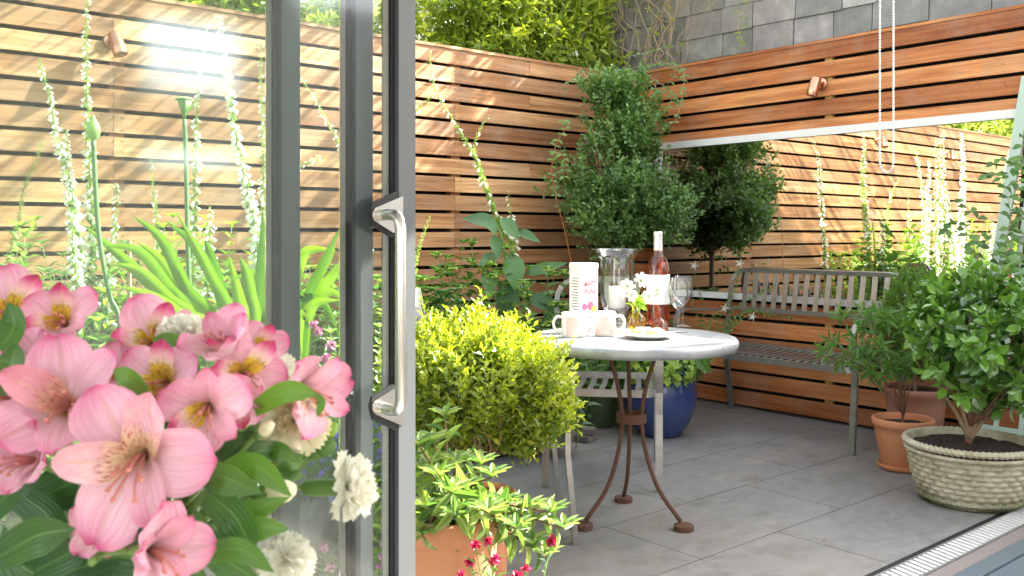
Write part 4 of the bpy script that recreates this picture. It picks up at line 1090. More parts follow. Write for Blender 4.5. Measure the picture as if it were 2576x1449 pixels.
# ------------------------------------------------------------------ foxgloves and other tall stems
def bell_t():
    v = []; f = []; prof = [(0, .10), (.25, .27), (.65, .33), (1, .50)]
    n = 6
    for x, r in prof:
        for k in range(n): v.append((x, r*math.cos(2*math.pi*k/n), r*math.sin(2*math.pi*k/n)))
    for i in range(3):
        for k in range(n): f.append((i*n+k, i*n+(k+1) % n, (i+1)*n+(k+1) % n, (i+1)*n+k))
    return np.array(v, float), f
BELL = bell_t()
FG = 0
def foxglove(label, path, f0=.45, size=.024, white=.7, seed=0, leaves=True, r=.005, dens=.0115, kind=None):
    """path: (x, y, depth) in the photo, from the base up"""
    rng = np.random.default_rng(seed+100)
    pts = [P(*q) if len(q) == 3 and not isinstance(q, Vector) else q for q in path]
    base = V(pts[0].x, pts[0].y, .05)
    t = thing('foxglove', label, 'foxglove', base, 'tall foxgloves in the bed')
    if pts[0].z > .08: pts = [base]+pts
    q = cr(pts, 8); L = [0]
    for a, c in zip(q[:-1], q[1:]): L.append(L[-1]+(c-a).length)
    tot = L[-1]; b = MB(); b.tube(q, [r*(1-.75*l/tot) for l in L], 6); b.build('stem', stemg, t, True)
    s_ = f0*tot; i = 0; k = 0; W = MB(); Gp = MB()
    while s_ < tot:
        while i < len(L)-2 and L[i+1] < s_: i += 1
        u = (s_-L[i])/max(1e-6, L[i+1]-L[i]); p = np.array(q[i].lerp(q[i+1], u)); tg = np.array((q[i+1]-q[i]).normalized())
        fr = (s_/tot-f0)/(1-f0)
        for rep in range(2):
            a = 2.4*k+rng.normal(0, .3); k += 1
            ref = unit(np.cross(tg, [.3, 1, .2])); bi = np.cross(tg, ref); rd = ref*math.cos(a)+bi*math.sin(a)
            sz = size*(1-.72*max(0, fr-.25)/.75)*rng.uniform(.8, 1.1)
            if rng.random() < white: W.inst(BELL, [p+rd*.006], rd*.75-np.array([0, 0, .65]), tg, sz*1.45, sz*.98, sz*.98, rng.random())
            else: Gp.inst(BELL, [p+rd*.004], rd*.7+tg*.35, tg, sz*.65, sz*.6, sz*.6, rng.random())
            for j in (-.5, .5): Gp.inst(LEAF_LO, [p+rd*.003], rd*.8+tg*.5+np.cross(tg, rd)*j, tg, sz*1.0, sz*.5, sz*.7, rng.random())
        s_ += dens*(1-.35*fr)
    if W.v: W.build('bells', fl_white, t)
    Gp.build('seed_pods', pod_m, t)
    if leaves:
        b = MB(); n = 9; ang = np.arange(n)*2.4+rng.random(); hs = rng.uniform(.0, f0*.8, n)*tot
        for a, h in zip(ang, hs):
            j = min(len(q)-1, int(np.searchsorted(L, h))); b.inst(LEAF_HI, [tuple(q[j])], (math.cos(a), math.sin(a), .35), (0, 0, 1), rng.uniform(.10, .17), rng.uniform(.035, .055), .15, rng.random())
        b.build('leaves', lf_mid, t)
    return t
foxglove('white foxglove with drooping top left of the tallest spire, seen through the glass', [(218, 800, 4.0), (200, 600, 3.98), (170, 440, 3.95), (140, 330, 3.95), (128, 250, 3.93), (108, 190, 3.92), (99, 148, 3.92)], .30, .030, .5, 1)
foxglove('tallest white foxglove, its spire reaching the top of the glass pane', [(232, 820, 3.85), (230, 560, 3.85), (224, 380, 3.85), (218, 200, 3.85), (217, 80, 3.85), (220, -18, 3.85)], .30, .027, .35, 2)
foxglove('thin yellow-green foxglove gone to seed, leaning at the far left', [(15, 760, 3.9), (22, 660, 3.9), (45, 560, 3.9), (62, 470, 3.9), (92, 400, 3.9), (108, 355, 3.9)], .34, .022, .0, 3, r=.004)
foxglove('short white foxglove spire between the two tallest on the left', [(195, 800, 3.7), (185, 620, 3.75), (178, 480, 3.8), (170, 400, 3.8), (165, 325, 3.8)], .30, .026, .6, 4)
foxglove('tall white foxglove leaning left in the middle pane, thick with bells', [(650, 700, 3.9), (640, 560, 3.9), (612, 430, 3.88), (590, 320, 3.86), (575, 200, 3.85), (560, 110, 3.85), (548, 38, 3.85)], .22, .030, .7, 5)
foxglove('narrow seeding foxglove just left of the thick white spire', [(485, 760, 4.0), (488, 560, 4.0), (492, 400, 4.0), (497, 250, 4.0), (512, 130, 4.0), (524, 55, 4.0)], .42, .021, .35, 6, r=.004)
foxglove('foxglove with one white bell at its tip beside the left door stile', [(660, 700, 4.1), (664, 500, 4.1), (660, 300, 4.1), (655, 180, 4.1), (658, 108, 4.1)], .36, .022, .25, 7, r=.004)
foxglove('curved foxglove arching across the bare pane between the stiles', [(905, 640, 4.3), (885, 480, 4.3), (862, 380, 4.3), (820, 300, 4.3), (785, 240, 4.3), (758, 196, 4.3)], .42, .022, .3, 8, r=.004)
foxglove('foxglove with a twisted stem and white tip right of the open door', [(1292, 660, 4.9), (1262, 580, 4.9), (1222, 470, 4.9), (1198, 400, 4.9), (1150, 320, 4.88), (1108, 250, 4.86), (1085, 190, 4.85), (1082, 125, 4.85)], .36, .024, .18, 9, dens=.011)
foxglove('short curled foxglove spur ending below the twisted one', [(1290, 680, 4.92), (1240, 520, 4.92), (1200, 420, 4.92), (1195, 360, 4.92), (1210, 320, 4.92), (1229, 290, 4.92)], .62, .020, .1, 10, leaves=False, r=.004)
foxglove('single white-belled foxglove low in front of the cedar boards', [(1292, 700, 4.8), (1296, 640, 4.8), (1290, 570, 4.8), (1282, 520, 4.8), (1278, 478, 4.8)], .62, .024, .35, 11, leaves=False, r=.003, dens=.02)
foxglove('tiny yellow-green foxglove tip beside the right door stile', [(1042, 720, 4.4), (1050, 640, 4.4), (1065, 590, 4.4), (1082, 545, 4.4)], .55, .022, .0, 12, leaves=False, r=.003)
foxglove('small foxglove with pale bells in front of the strap leaves', [(520, 760, 3.6), (527, 600, 3.6), (530, 560, 3.6), (527, 520, 3.6)], .72, .030, .8, 13, leaves=False, r=.003, dens=.02)
foxglove('short foxglove with yellowish bells right of the allium stem', [(270, 760, 3.7), (285, 620, 3.7), (292, 540, 3.7), (292, 460, 3.7)], .5, .026, .4, 14, leaves=False, r=.003)
foxglove('faint foxglove shoot low behind the strap leaves', [(400, 700, 4.2), (395, 560, 4.2), (385, 470, 4.2), (380, 395, 4.2)], .5, .02, .2, 15, r=.003)
# foxgloves beyond the left edge, visible in the mirror
def foxm(label, px, ptop, lean, seed, white=.35, n=3.95):
    # the mirror shows them: turn the mirrored spot back into the real one
    v = onN(px, 588, n); x = 10.032-v.x; dep = n/(FY+RY*(px-CX)/F)
    zt = CH-(ptop-HZ)/F*dep
    p = [V(x-lean, n, .05), V(x+lean*.3, n, zt*.4), V(x+lean*.2, n+.03, zt*.75), V(x-lean*.8, n, zt*.93), V(x-lean*2.0, n-.03, zt)]
    foxglove(label, p, .40, .024, white, seed)
foxm('white foxglove with a bent tip, leftmost of those seen only in the mirror', 2070, 355, -.10, 21, .35, 4.32)
foxm('green foxglove spire seen in the mirror beside the chain', 2240, 450, .05, 23, .1)
foxm('short foxglove with a white tip, seen low in the mirror', 2400, 490, -.12, 26, .5, 3.7)
foxm('white foxglove rightmost in the mirror beside the trellis', 2535, 350, .06, 27, .9, 4.2)

# allium buds
def allium(label, path, open_, seed):
    rng = np.random.default_rng(seed); pts = [P(*q) for q in path]; base = V(pts[0].x, pts[0].y, .04)
    if pts[0].z > .1: pts = [base]+pts
    t = thing('agapanthus_bud', label, 'flower', base, 'agapanthus buds on long stems')
    b = MB(); q = cr(pts, 6); b.tube(q, .0085, 10); b.build('stem', lf_blue, t, True)
    top = q[-1]; b = MB()
    if open_:
        n = 16
        for i in range(n):
            a = i*2.4; sp = .38*math.sqrt((i+.5)/n); D = (math.cos(a)*sp, math.sin(a)*sp, 1)
            b.tube([top, top+Vector(D).normalized()*.03, top+Vector(D).normalized()*.062+V(0, 0, .012)], [.003, .004, .0065], 7)
            b.inst(SPL, [tuple(top+Vector(D).normalized()*.064+V(0, 0, .016))], D, (1, 0, 0), .0055, .0055, .018, rng.random())
        b.build('bud', pod_m, t, True)
        b = MB(); b.inst(LEAF_HI, [tuple(top)], (RX*.55, RY*.55, 1), (-RX, -RY, 0), .085, .03, .05, .6); b.build('bract', pod_m, t)
    else:
        b.lathe([(.008, -.002), (.019, .012), (.024, .03), (.021, .05), (.012, .066), (.004, .082), (0, .088)], top, 16); b.build('bud', pod_m, t, True)
allium('opening agapanthus bud on a thick stem in front of the strap leaves', [(482, 860, 3.5), (473, 650, 3.5), (468, 420, 3.5), (464, 300, 3.5)], True, 1)
allium('closed agapanthus bud on a thick bending stem at the left', [(305, 860, 3.2), (275, 740, 3.2), (250, 600, 3.2), (240, 470, 3.2), (235, 352, 3.2)], False, 2)

# strap-leaved clump
def ribbon(b, path, w, tint=.5, fold=.25, k=7, view=None):
    q = cr([Vector(p) for p in path], k); n = len(q); rows = []; uv = []
    view = view or -V(FX, FY, 0)
    for i, p in enumerate(q):
        tg = (q[min(i+1, n-1)]-q[max(i-1, 0)]).normalized(); s_ = tg.cross(view); s_ = s_.normalized() if s_.length > .05 else V(RX, RY, 0)
        u = i/(n-1); ww = w*(.75+.35*math.sin(u*2.6))*(1 if u < .55 else max(.02, (1-((u-.55)/.45)**1.8)))
        nn = s_.cross(tg)
        rows.append([p-s_*ww/2+nn*fold*ww*.5, p-s_*ww/4+nn*fold*ww*.2, p, p+s_*ww/4+nn*fold*ww*.2, p+s_*ww/2+nn*fold*ww*.5]); uv += [(u, -1), (u, -.5), (u, 0), (u, .5), (u, 1)]
    b.grid(rows, tint, uv); return b
def strap(name, label, base, leaves, w, m, seed, group=None):
    t = thing(name, label, 'plant', base, group); r_ = random.Random(seed)
    for L in leaves:
        ribbon(MB(), [base+V(r_.uniform(-.03, .03), r_.uniform(-.03, .03), 0)]+[P(*q) for q in L], w*r_.uniform(.8, 1.1), r_.random(), r_.uniform(.15, .4)).build('leaf', m, t, True)
    return t
D0 = 3.3
def dd(L, d): return [(x, y, d) for x, y in L]
base = P(575, 1000, D0); base.z = .04
strap('agapanthus', 'large clump of broad strap leaves behind the glass, above the bouquet', base, [dd(l, D0+o) for l, o in (
    (((590, 860), (530, 690), (440, 527)), 0), (((580, 860), (505, 640), (413, 552)), .06), (((560, 860), (470, 724), (405, 600), (330, 540)), .02), (((550, 870), (410, 740), (300, 640), (208, 565)), .05),
    (((540, 870), (430, 730), (350, 632), (250, 617)), -.03), (((540, 880), (420, 745), (350, 680), (270, 662)), -.08), (((560, 870), (470, 750), (400, 650), (340, 606)), .1), (((640, 860), (652, 724), (662, 600), (659, 522)), 0),
    (((650, 860), (672, 700), (676, 600), (672, 540)), .1), (((640, 860), (632, 740), (618, 680), (603, 645)), -.05), (((620, 870), (600, 740), (575, 640)), .12), (((560, 880), (450, 790), (380, 745), (303, 720)), -.15),
    (((660, 860), (690, 740), (640, 690), (575, 705)), .1), (((600, 860), (560, 740), (530, 640), (515, 600)), .15))], .040, lf_strap, 3)
base = P(745, 980, 3.45); base.z = .04
strap('agapanthus', 'strap-leaved clump behind the narrow pane right of the left stile', base, [dd(l, 3.45+o) for l, o in (
    (((765, 820), (800, 690), (863, 560)), 0), (((770, 830), (840, 690), (905, 640)), .1), (((750, 800), (770, 750), (820, 770), (858, 860)), 0), (((760, 830), (800, 755), (835, 735), (875, 765)), .05), (((740, 800), (760, 655), (790, 628), (850, 632)), .1), (((770, 840), (790, 720), (830, 640), (840, 600)), .15), (((750, 850), (775, 790), (800, 760), (862, 755)), -.05), (((755, 840), (730, 700), (700, 600), (690, 560)), .1))], .036, lf_strap, 4)
# bamboo cane
b = MB(); q = [P(328, 880, 3.6), P(326, 740, 3.6), P(325, 606, 3.6)]; q[0].z = .04; b.tube(q, .009, 8)
for z in (.3, .55, .78): b.tube([q[0].lerp(q[2], z)-V(0, 0, .004), q[0].lerp(q[2], z)+V(0, 0, .004)], .0105, 8)
tag(b.build('bamboo_cane', M_basic('bamboo', (.52, .38, .20), .6), org=q[0]), 'pale bamboo cane stuck upright in the bed beside the strap leaves', 'cane')

# leafy stems
def leafy(name, label, cat, base, stems, ln, wd, lm, seed, T=LEAF_HI, r=.003, step=.045, whorl=2, sm=None, top=None, group=None, droop=0.0):
    rng = np.random.default_rng(seed); t = thing(name, label, cat, base, group); sb = MB(); lv = MB(); tb_ = MB()
    for pth in stems:
        q = cr(pth, 7); sb.tube(q, lin(r, r*.45, len(q)), 6); acc = step*.5; k = rng.integers(9); tot = sum((b_-a_).length for a_, b_ in zip(q[:-1], q[1:])); s_ = 0
        for a_, b_ in zip(q[:-1], q[1:]):
            d_ = (b_-a_).length; tg = np.array((b_-a_).normalized()); x_ = acc
            while x_ < d_:
                p = np.array(a_.lerp(b_, x_/d_)); fr = (s_+x_)/tot; k += 1
                if fr > .12:
                    ref = unit(np.cross(tg, [.3, .9, .31])); bi = np.cross(tg, ref)
                    for w in range(whorl):
                        an = k*1.5708+w*2*math.pi/whorl+rng.normal(0, .25); rd = ref*math.cos(an)+bi*math.sin(an)
                        sc = (1-.45*fr**2)*rng.uniform(.75, 1.1)
                        lv.inst(T, [p], rd+tg*(.25+.6*fr)-np.array([0, 0, droop]), tg, ln*sc, wd*sc, ln*sc, rng.random())
                x_ += step
            acc = x_-d_; s_ += d_
        tip = np.array(q[-1]); n = 7; an = np.arange(n)*2.4
        lv.inst(T, np.tile(tip, (n, 1)), np.stack([np.cos(an)*.8, np.sin(an)*.8, .6+0*an], 1), (0, 0, 1), ln*.55, wd*.6, ln*.5, rng.random(n))
        if top:
            m_, R_ = top; nn = 34; o_ = unit(rng.normal(0, 1, (nn, 3))); o_[:, 2] = np.abs(o_[:, 2])*.6
            tb_ = MB(); tb_.inst(SPL, tip+o_*R_*rng.random((nn, 1))**.4, (0, 0, 1), (1, 0, 0), .0055, .0055, .0055, rng.random(nn)); tb_.build('flower_head', top[0], t)
    sb.build('stems', sm or stemg, t, True); lv.build('leaves', lm, t)
    return t
def clump(c, r, n, h, seed, lean=.3):
    rng = np.random.default_rng(seed); o_ = []
    for i in range(n):
        a = rng.random()*6.28; rr = r*math.sqrt(rng.random()); p = V(c[0]+rr*math.cos(a)*.5, c[1]+rr*math.sin(a)*.5, .04); hh = h*rng.uniform(.6, 1.08)
        tp = V(c[0]+rr*math.cos(a)*(1+lean)+rng.normal(0, .02), c[1]+rr*math.sin(a)*(1+lean)+rng.normal(0, .02), hh); o_.append([p, p.lerp(tp, .5)+V(0, 0, .06*h)+V(*(rng.normal(0, .015, 3))), tp])
    return o_
# upright herb in front of the cedar boards
bs = onN(1150, 800, 4.25); bs.z = .05
leafy('tall_herb', 'upright herb with paired pointed leaves in front of the cedar boards', 'plant', bs, [[bs, P(1146, 780, 4.9), P(1155, 690, 4.9), P(1166, 612, 4.9)]], .085, .034, lf_mid, 51, r=.004, step=.052)
# large crinkled foxglove leaves
t = thing('broad_leaved_plant', 'plant with very large drooping crinkled leaves by the cedar boards', 'plant', onN(1260, 900, 4.3)*1); 
t['category'] = 'plant'; rng = np.random.default_rng(52)
b = MB(); bp = onN(1262, 800, 4.3)
for pth in (((1262, 800), (1275, 700), (1262, 600), (1235, 545)), ((1262, 800), (1290, 700), (1295, 650)), ((1262, 800), (1235, 730), (1220, 690))): b.tube(cr([P(x, y, 4.85) for x, y in pth], 5), .006, 7)
g_ = V(bp.x, bp.y, .05); b.tube([g_, P(1262, 800, 4.85)], .008, 7); b.build('stems', stemg, t, True)
for (x0, y0, x1, y1, w, tn) in ((1288, 636, 1297, 716, .11, .75), (1285, 700, 1268, 800, .12, .25), (1250, 560, 1180, 546, .075, .2), (1262, 548, 1300, 590, .075, .45), (1320, 690, 1410, 660, .06, .4), (1228, 680, 1235, 730, .085, .6), (1300, 580, 1350, 600, .05, .3), (1250, 640, 1212, 660, .06, .35), (1330, 745, 1400, 770, .09, .2), (1240, 590, 1255, 640, .06, .5), (1225, 545, 1245, 580, .06, .4)):
    p0 = P(x0, y0, 4.8); p1 = P(x1, y1, 4.72); D = (p1-p0); L_ = D.length; lf_ = lf_crink
    b = MB(); b.inst(LEAF_BIG, [tuple(p0)], tuple(D), (-.5, -.75, .35), L_*1.12, w*1.05, L_*.6, tn); b.build('leaf', lf_crink, t, True)
tag(t, 'plant with very large drooping crinkled leaves by the cedar boards', 'plant')
# hydrangeas with green heads in the shade
for i, (px, py, dd_, lab) in enumerate(((1090, 700, 4.6, 'green-headed hydrangea low beside the right door stile'), (1220, 650, 4.7, 'green-headed hydrangea in the shade left of the large crinkled leaves'), (1330, 700, 4.75, 'green-headed hydrangea left of the chair back'), (1400, 760, 4.7, 'green-headed hydrangea behind the chair back'), (1150, 760, 4.6, 'dark green hydrangea behind the box bush'), (985, 690, 4.4, 'broad-toothed plant seen between the two right stiles'))):
    c_ = P(px, py+40, dd_); h = c_.z+.09
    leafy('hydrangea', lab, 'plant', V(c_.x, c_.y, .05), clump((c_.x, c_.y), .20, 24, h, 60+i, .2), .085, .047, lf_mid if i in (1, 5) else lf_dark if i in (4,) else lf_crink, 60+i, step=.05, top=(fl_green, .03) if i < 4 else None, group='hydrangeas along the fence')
# understorey in the sunny bed
k = 0
sun_l = [('tangled grey-green perennial', lf_blue), ('sunlit leafy perennial', lf_sun), ('bright green leafy perennial', lf_lime)]
spots_ = [(-.35, 4.15, .70, 'at the far left under the yellow foxglove'), (.1, 3.9, .62, 'behind the upper left pink flowers'), (.45, 4.15, .78, 'at the foot of the tallest foxglove'), (.62, 3.7, .66, 'beside the closed bud stem'), (.85, 4.25, .72, 'behind the bamboo cane'), (1.05, 3.75, .55, 'below the long strap leaves'), (1.25, 4.3, .66, 'behind the open bud stem'), (1.5, 3.95, .58, 'under the thick white foxglove'), (1.72, 4.35, .72, 'against the fence behind the left stile'), (1.95, 3.95, .50, 'behind the strap clump in the narrow pane'), (2.2, 4.3, .62, 'against the fence under the arching foxglove'), (2.45, 4.0, .55, 'behind the middle stile'), (.3, 3.3, .42, 'low behind the striped pink flowers'), (.8, 3.25, .40, 'low behind the pink bouquet'), (1.3, 3.3, .42, 'low at the foot of the agapanthus'),
    (-.85, 4.0, .70, 'seen in the mirror near the chain'), (-1.3, 4.2, .75, 'seen in the mirror under the bent foxglove'), (-1.75, 3.9, .62, 'seen in the mirror above the box shrub'), (-2.2, 4.15, .72, 'seen in the mirror beside the trellis'), (-.6, 3.5, .5, 'seen in the mirror above the bench back'), (-1.5, 3.5, .5, 'seen in the mirror behind the camellia')]
for i, (x, y, h, where) in enumerate(spots_):
    w_, m_ = sun_l[i % 3]
    leafy('bed_perennial', w_+' '+where, 'plant', V(x, y, .05), clump((x, y), .30, 36, h*1.55, 90+i, .15), (.085, .105, .095)[i % 3], (.026, .046, .036)[i % 3], m_, 90+i, T=LEAF_MD, step=.044, group='perennials filling the sunny bed')
# low ground cover
rng = np.random.default_rng(120); b = MB()
n = 5200; x = rng.uniform(-3, 4.9, n); y = np.where(x < 2.3, rng.uniform(2.85, 4.6, n), np.where(x < 3.35, rng.uniform(3.7, 4.6, n), rng.uniform(4.05, 4.6, n)))
pts = np.stack([x, y, rng.uniform(.06, .24, n)], 1); twigs(b, rng, pts, np.tile([0, -.2, 1.], (n, 1)), 5, .07, .05, .022, LEAF_LO, .3, 1.1)
tag(b.build('ground_cover', lf_mid), None, None, None, 'stuff')
b = MB(); n = 900; x = rng.uniform(3.0, 4.95, n); y = rng.uniform(4.1, 4.58, n); pts = np.stack([x, y, rng.uniform(.2, .55, n)], 1)
t = thing('shade_ferns', 'dark ivy and fern undergrowth at the foot of the fence behind the table', 'plant', (4, 4.3, .05))
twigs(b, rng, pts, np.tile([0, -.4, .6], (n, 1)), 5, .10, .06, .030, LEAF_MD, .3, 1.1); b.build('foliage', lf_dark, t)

# fern and lime plant in the blue pot, plant in the green pot
def fern(name, label, c, n, L_, m, seed, zc):
    rng = np.random.default_rng(seed); t = thing(name, label, 'plant', c)
    for i in range(n):
        a = i*2.4+rng.random()*.3; r_ = L_*rng.uniform(.7, 1.1); p0 = Vector(c)+V(0, 0, zc); d_ = V(math.cos(a), math.sin(a), 0)
        q = cr([p0, p0+d_*r_*.35+V(0, 0, r_*.42), p0+d_*r_*.75+V(0, 0, r_*.36), p0+d_*r_*1.05+V(0, 0, r_*.05)], 7); b = MB(); b.tube(q, .0015, 5)
        for j in range(2, len(q)-1):
            tg = np.array((q[j+1]-q[j]).normalized()); s_ = unit(np.cross(tg, [0, 0, 1])); u = j/len(q); w = r_*.28*math.sin(math.pi*(.12+.85*u))
            for sg in (-1, 1):
                for h in (0, .5):
                    b.inst(LEAF_MD, [tuple(q[j].lerp(q[j+1], h))], s_*sg+tg*.35, (0, 0, 1), w, .013, w, rng.random())
        b.build('frond', m, t)
    return t
fern('fern', 'feathery green fern spilling from the back of the blue pot', cb+V(.02, .06, 0), 17, .34, lf_mid, 130, .36)
rng = np.random.default_rng(131)
def lobed(name, label, c, rad_, n, m, seed, size=.022):
    rng = np.random.default_rng(seed); t = thing(name, label, 'plant', c); pts, d_, u = crown_pts(rng, c, rad_, n, .55, .25)
    b = MB()
    for p, q in zip(pts, d_):
        up = unit(q*.6+np.array([-.25, -.3, .6])+rng.normal(0, .25, 3)); ref = unit(np.cross(up, rng.normal(0, 1, 3))); bi = np.cross(up, ref); tn = rng.random()
        for k_ in range(3):
            a = k_*2.1; ax = ref*math.cos(a)+bi*math.sin(a); b.inst(LEAF_MD, [p], ax, up, size, size*.95, size*.7, tn)
    b.build('foliage', m, t)
    b = MB()
    for i in rng.choice(n, min(n, 60), replace=False): b.tube(cr([Vector(c)-V(0, 0, rad_[2]*.6), Vector(c).lerp(Vector(pts[i]), .6)+V(0, 0, .02), Vector(pts[i])], 3), .0012, 4)
    b.build('stems', stemg, t); return t
lobed('lime_columbine', 'lime green lobed foliage hanging over the front of the blue pot', cb+V(-.07, -.10, .44), (.22, .16, .16), 520, lf_lime, 132)
lobed('leafy_pot_plant', 'green lobed foliage growing in the dark green pot', cg+V(0, 0, .34), (.20, .20, .15), 420, lf_mid, 133)
# white columbines
bs = P(1800, 900, 5.6); bs.z = .0; bs = V(4.72, 3.86, .05)
stems = [[bs, P(1770, 800, 5.9), P(1752, 720, 5.9), P(1746, 675, 5.9)], [bs, P(1810, 800, 5.9), P(1850, 720, 5.85), P(1860, 668, 5.85)], [bs, P(1770, 850, 5.7), P(1790, 800, 5.6), P(1822, 775, 5.6)], [bs, P(1830, 840, 5.6), P(1870, 800, 5.5), P(1892, 798, 5.5)], [bs, P(1760, 830, 5.8), P(1745, 780, 5.8), P(1740, 745, 5.8)], [bs, P(1830, 800, 5.8), P(1900, 745, 5.7), P(1950, 720, 5.6)], [bs, P(1850, 800, 5.7), P(1930, 790, 5.5), P(1990, 800, 5.4)]]
t = leafy('white_columbine', 'thin-stemmed columbine with white star flowers left of the bench', 'plant', bs, stems, .038, .024, lf_mid, 140, T=LEAF_MD, r=.002, step=.035, whorl=3)
b = MB()
for q in (P(1746, 668, 5.88), P(1860, 662, 5.83), P(1822, 775, 5.58), P(1892, 796, 5.48)):
    for a in np.arange(5)*1.257: b.inst(LEAF_MD, [tuple(q)], (RX*math.cos(a)-.3, RY*math.cos(a)-.3, math.sin(a)), (-FX, -FY, .6), .032, .0065, .05, .4)
    for a in np.arange(5)*1.257+.6: b.inst(LEAF_MD, [tuple(q)], (RX*math.cos(a)-.6, RY*math.cos(a)-.6, math.sin(a)), (-FX*.3, -FY*.3, 1), .022, .008, .02, .6)
b.build('star_flowers', fl_white, t)
# hosta by the mirror foot
bs = V(4.75, 4.05, .05); rng = np.random.default_rng(150); t = thing('hosta', 'broad-leaved hosta at the foot of the corner tree by the mirror', 'plant', bs)
for i in range(13):
    a = i*2.4; p0 = bs+V(0, 0, .45+.2*rng.random()); b = MB(); b.tube([bs, p0], .004, 5); b.inst(LEAF_BIG, [tuple(p0)], (math.cos(a)*.8, math.sin(a)*.8, .5), (0, 0, 1), .16, .075, .12, rng.random()); b.build('leaf', lf_mid, t, True)

# front shrub with long leaves
bs = cf+V(0, 0, .40)
stems = []
for (x, y, d_) in ((1090, 1110, 2.42), (1150, 1165, 2.38), (1210, 1170, 2.35), (1100, 1200, 2.25), (1170, 1230, 2.25), (1240, 1200, 2.3), (1070, 1280, 2.2), (1270, 1270, 2.25), (1330, 1280, 2.25), (1390, 1290, 2.25), (1420, 1330, 2.2), (1340, 1370, 2.2), (1230, 1290, 2.1), (1140, 1240, 2.15), (1150, 1300, 2.15), (1210, 1290, 2.15), (1060, 1180, 2.35), (1120, 1050, 2.5), (1060, 1350, 2.2), (1300, 1330, 2.15), (1370, 1400, 2.2), (1180, 1160, 2.5), (1055, 1120, 2.3)):
    p = P(x, y, d_); stems.append([bs, bs.lerp(p, .5)+V(0, 0, .03), p])
leafy('long_leaved_shrub', 'loose shrub with long pale leaves in the tall front terracotta pot', 'shrub', bs, stems, .100, .026, lf_long, 160, r=.0045, step=.036, sm=bark_r, whorl=2, droop=.3)
# dianthus and lobelia
def dianthus(label, c, stems, m, seed, sm=stemg, R=.014, grp='dianthus in the front bed'):
    R = R*.85
    rng = np.random.default_rng(seed); rr = random.Random(seed); t = thing('dianthus', label, 'flower', c, grp); sb = MB(); lv = MB(); fb = MB()
    for (x, y, d_) in stems:
        p = P(x, y, d_); b0 = Vector(c)+V(rng.normal(0, .03), rng.normal(0, .03), 0); q = cr([b0, b0.lerp(p, .6)+V(0, 0, .02), p], 5); sb.tube(q, .0014, 5)
        fb = MB(); ruffle(fb, p, V(-FX, -FY, .9)+V(*rng.normal(0, .35, 3)), R*rng.uniform(.8, 1.15), 5, rr, 2, (0, 1), 1.5); fb.build('flower', m, t)
        sb.tube([p-V(0, 0, .016), p-V(0, 0, .002)], [.002, .0035], 6)
        for u in (.3, .5, .7, .85):
            s_ = q[int(u*(len(q)-1))]; a = rng.random()*6.28
            for sg in (0, math.pi): lv.inst(LEAF_LO, [tuple(s_)], (math.cos(a+sg), math.sin(a+sg), .7), (0, 0, 1), .045, .004, .04, rng.random())
    n = 160; a = rng.random(n)*6.28; lv.inst(LEAF_LO, np.array(c)+np.stack([rng.normal(0, .04, n), rng.normal(0, .04, n), rng.random(n)*.12], 1), np.stack([np.cos(a)*.6, np.sin(a)*.6, .8+0*a], 1), (0, 0, 1), .06, .005, .05, rng.random(n))
    sb.build('stems', sm, t); lv.build('leaves', lf_blue, t)
c = P(1240, 1500, 2.05); c.z = .06
dianthus('dark red dianthus in front of the tall terracotta pot', c, [(1196, 1372, 2.1), (1228, 1362, 2.1), (1245, 1405, 2.06), (1240, 1412, 2.08), (1182, 1415, 2.1), (1322, 1432, 2.05), (1388, 1362, 2.2), (1160, 1445, 2.0), (1300, 1450, 2.0)], fl_red, 171)
c = P(960, 1560, 2.3); c.z = .05
dianthus('purple-pink dianthus low between the two right stiles', c, [(975, 1345, 2.3), (968, 1370, 2.32), (960, 1400, 2.3), (985, 1395, 2.35), (955, 1425, 2.3), (980, 1430, 2.3), (1005, 1300, 2.5), (972, 1312, 2.4)], fl_dpink, 172)
c = P(812, 1560, 2.5); c.z = .05
dianthus('pink dianthus low behind the narrow pane', c, [(815, 1378, 2.5), (862, 1390, 2.55), (860, 1350, 2.6), (830, 1430, 2.5)], fl_dpink, 173)
c = P(660, 1100, 2.9); c.z = .05
dianthus('pale pink dianthus just above the bouquet beside the left stile', c, [(650, 822, 2.9), (668, 842, 2.9), (640, 850, 2.9), (790, 818, 2.95), (800, 835, 2.95), (832, 868, 2.95), (820, 900, 2.9)], fl_dpink, 174, R=.018)
def lobelia(label, cpx, rad_, seed):
    rng = np.random.default_rng(seed); c = P(*cpx); t = thing('lobelia', label, 'flower', V(c.x, c.y, .05), 'blue lobelia'); pts, d_, u = crown_pts(rng, c, rad_, 420, .3, .3)
    b = MB(); twigs(b, rng, pts, d_, 5, .04, .018, .005, LEAF_LO, .4); b.build('leaves', lf_mid, t)
    b = MB(); sel = pts[:130]
    for k_ in range(5): a = k_*1.257; b.inst(LEAF_LO, sel, (RX*math.cos(a)-.2, RY*math.cos(a)-.2, math.sin(a)), (-FX, -FY, 0), .011, .008, .01, rng.random(len(sel)))
    b.build('flowers', fl_blue, t)
    b = MB()
    for p in pts[130:190]: b.tube([V(c.x, c.y, .1), V(c.x, c.y, .1).lerp(Vector(p), .6)+V(0, 0, .02), Vector(p)], .0012, 4)
    b.build('stems', stemg, t)
lobelia('violet-blue lobelia behind the narrow pane, above the dark boulder', (830, 1150, 2.7), (.10, .10, .14), 181)
lobelia('violet-blue lobelia between the two right stiles under the handle', (965, 1120, 2.7), (.08, .09, .13), 182)
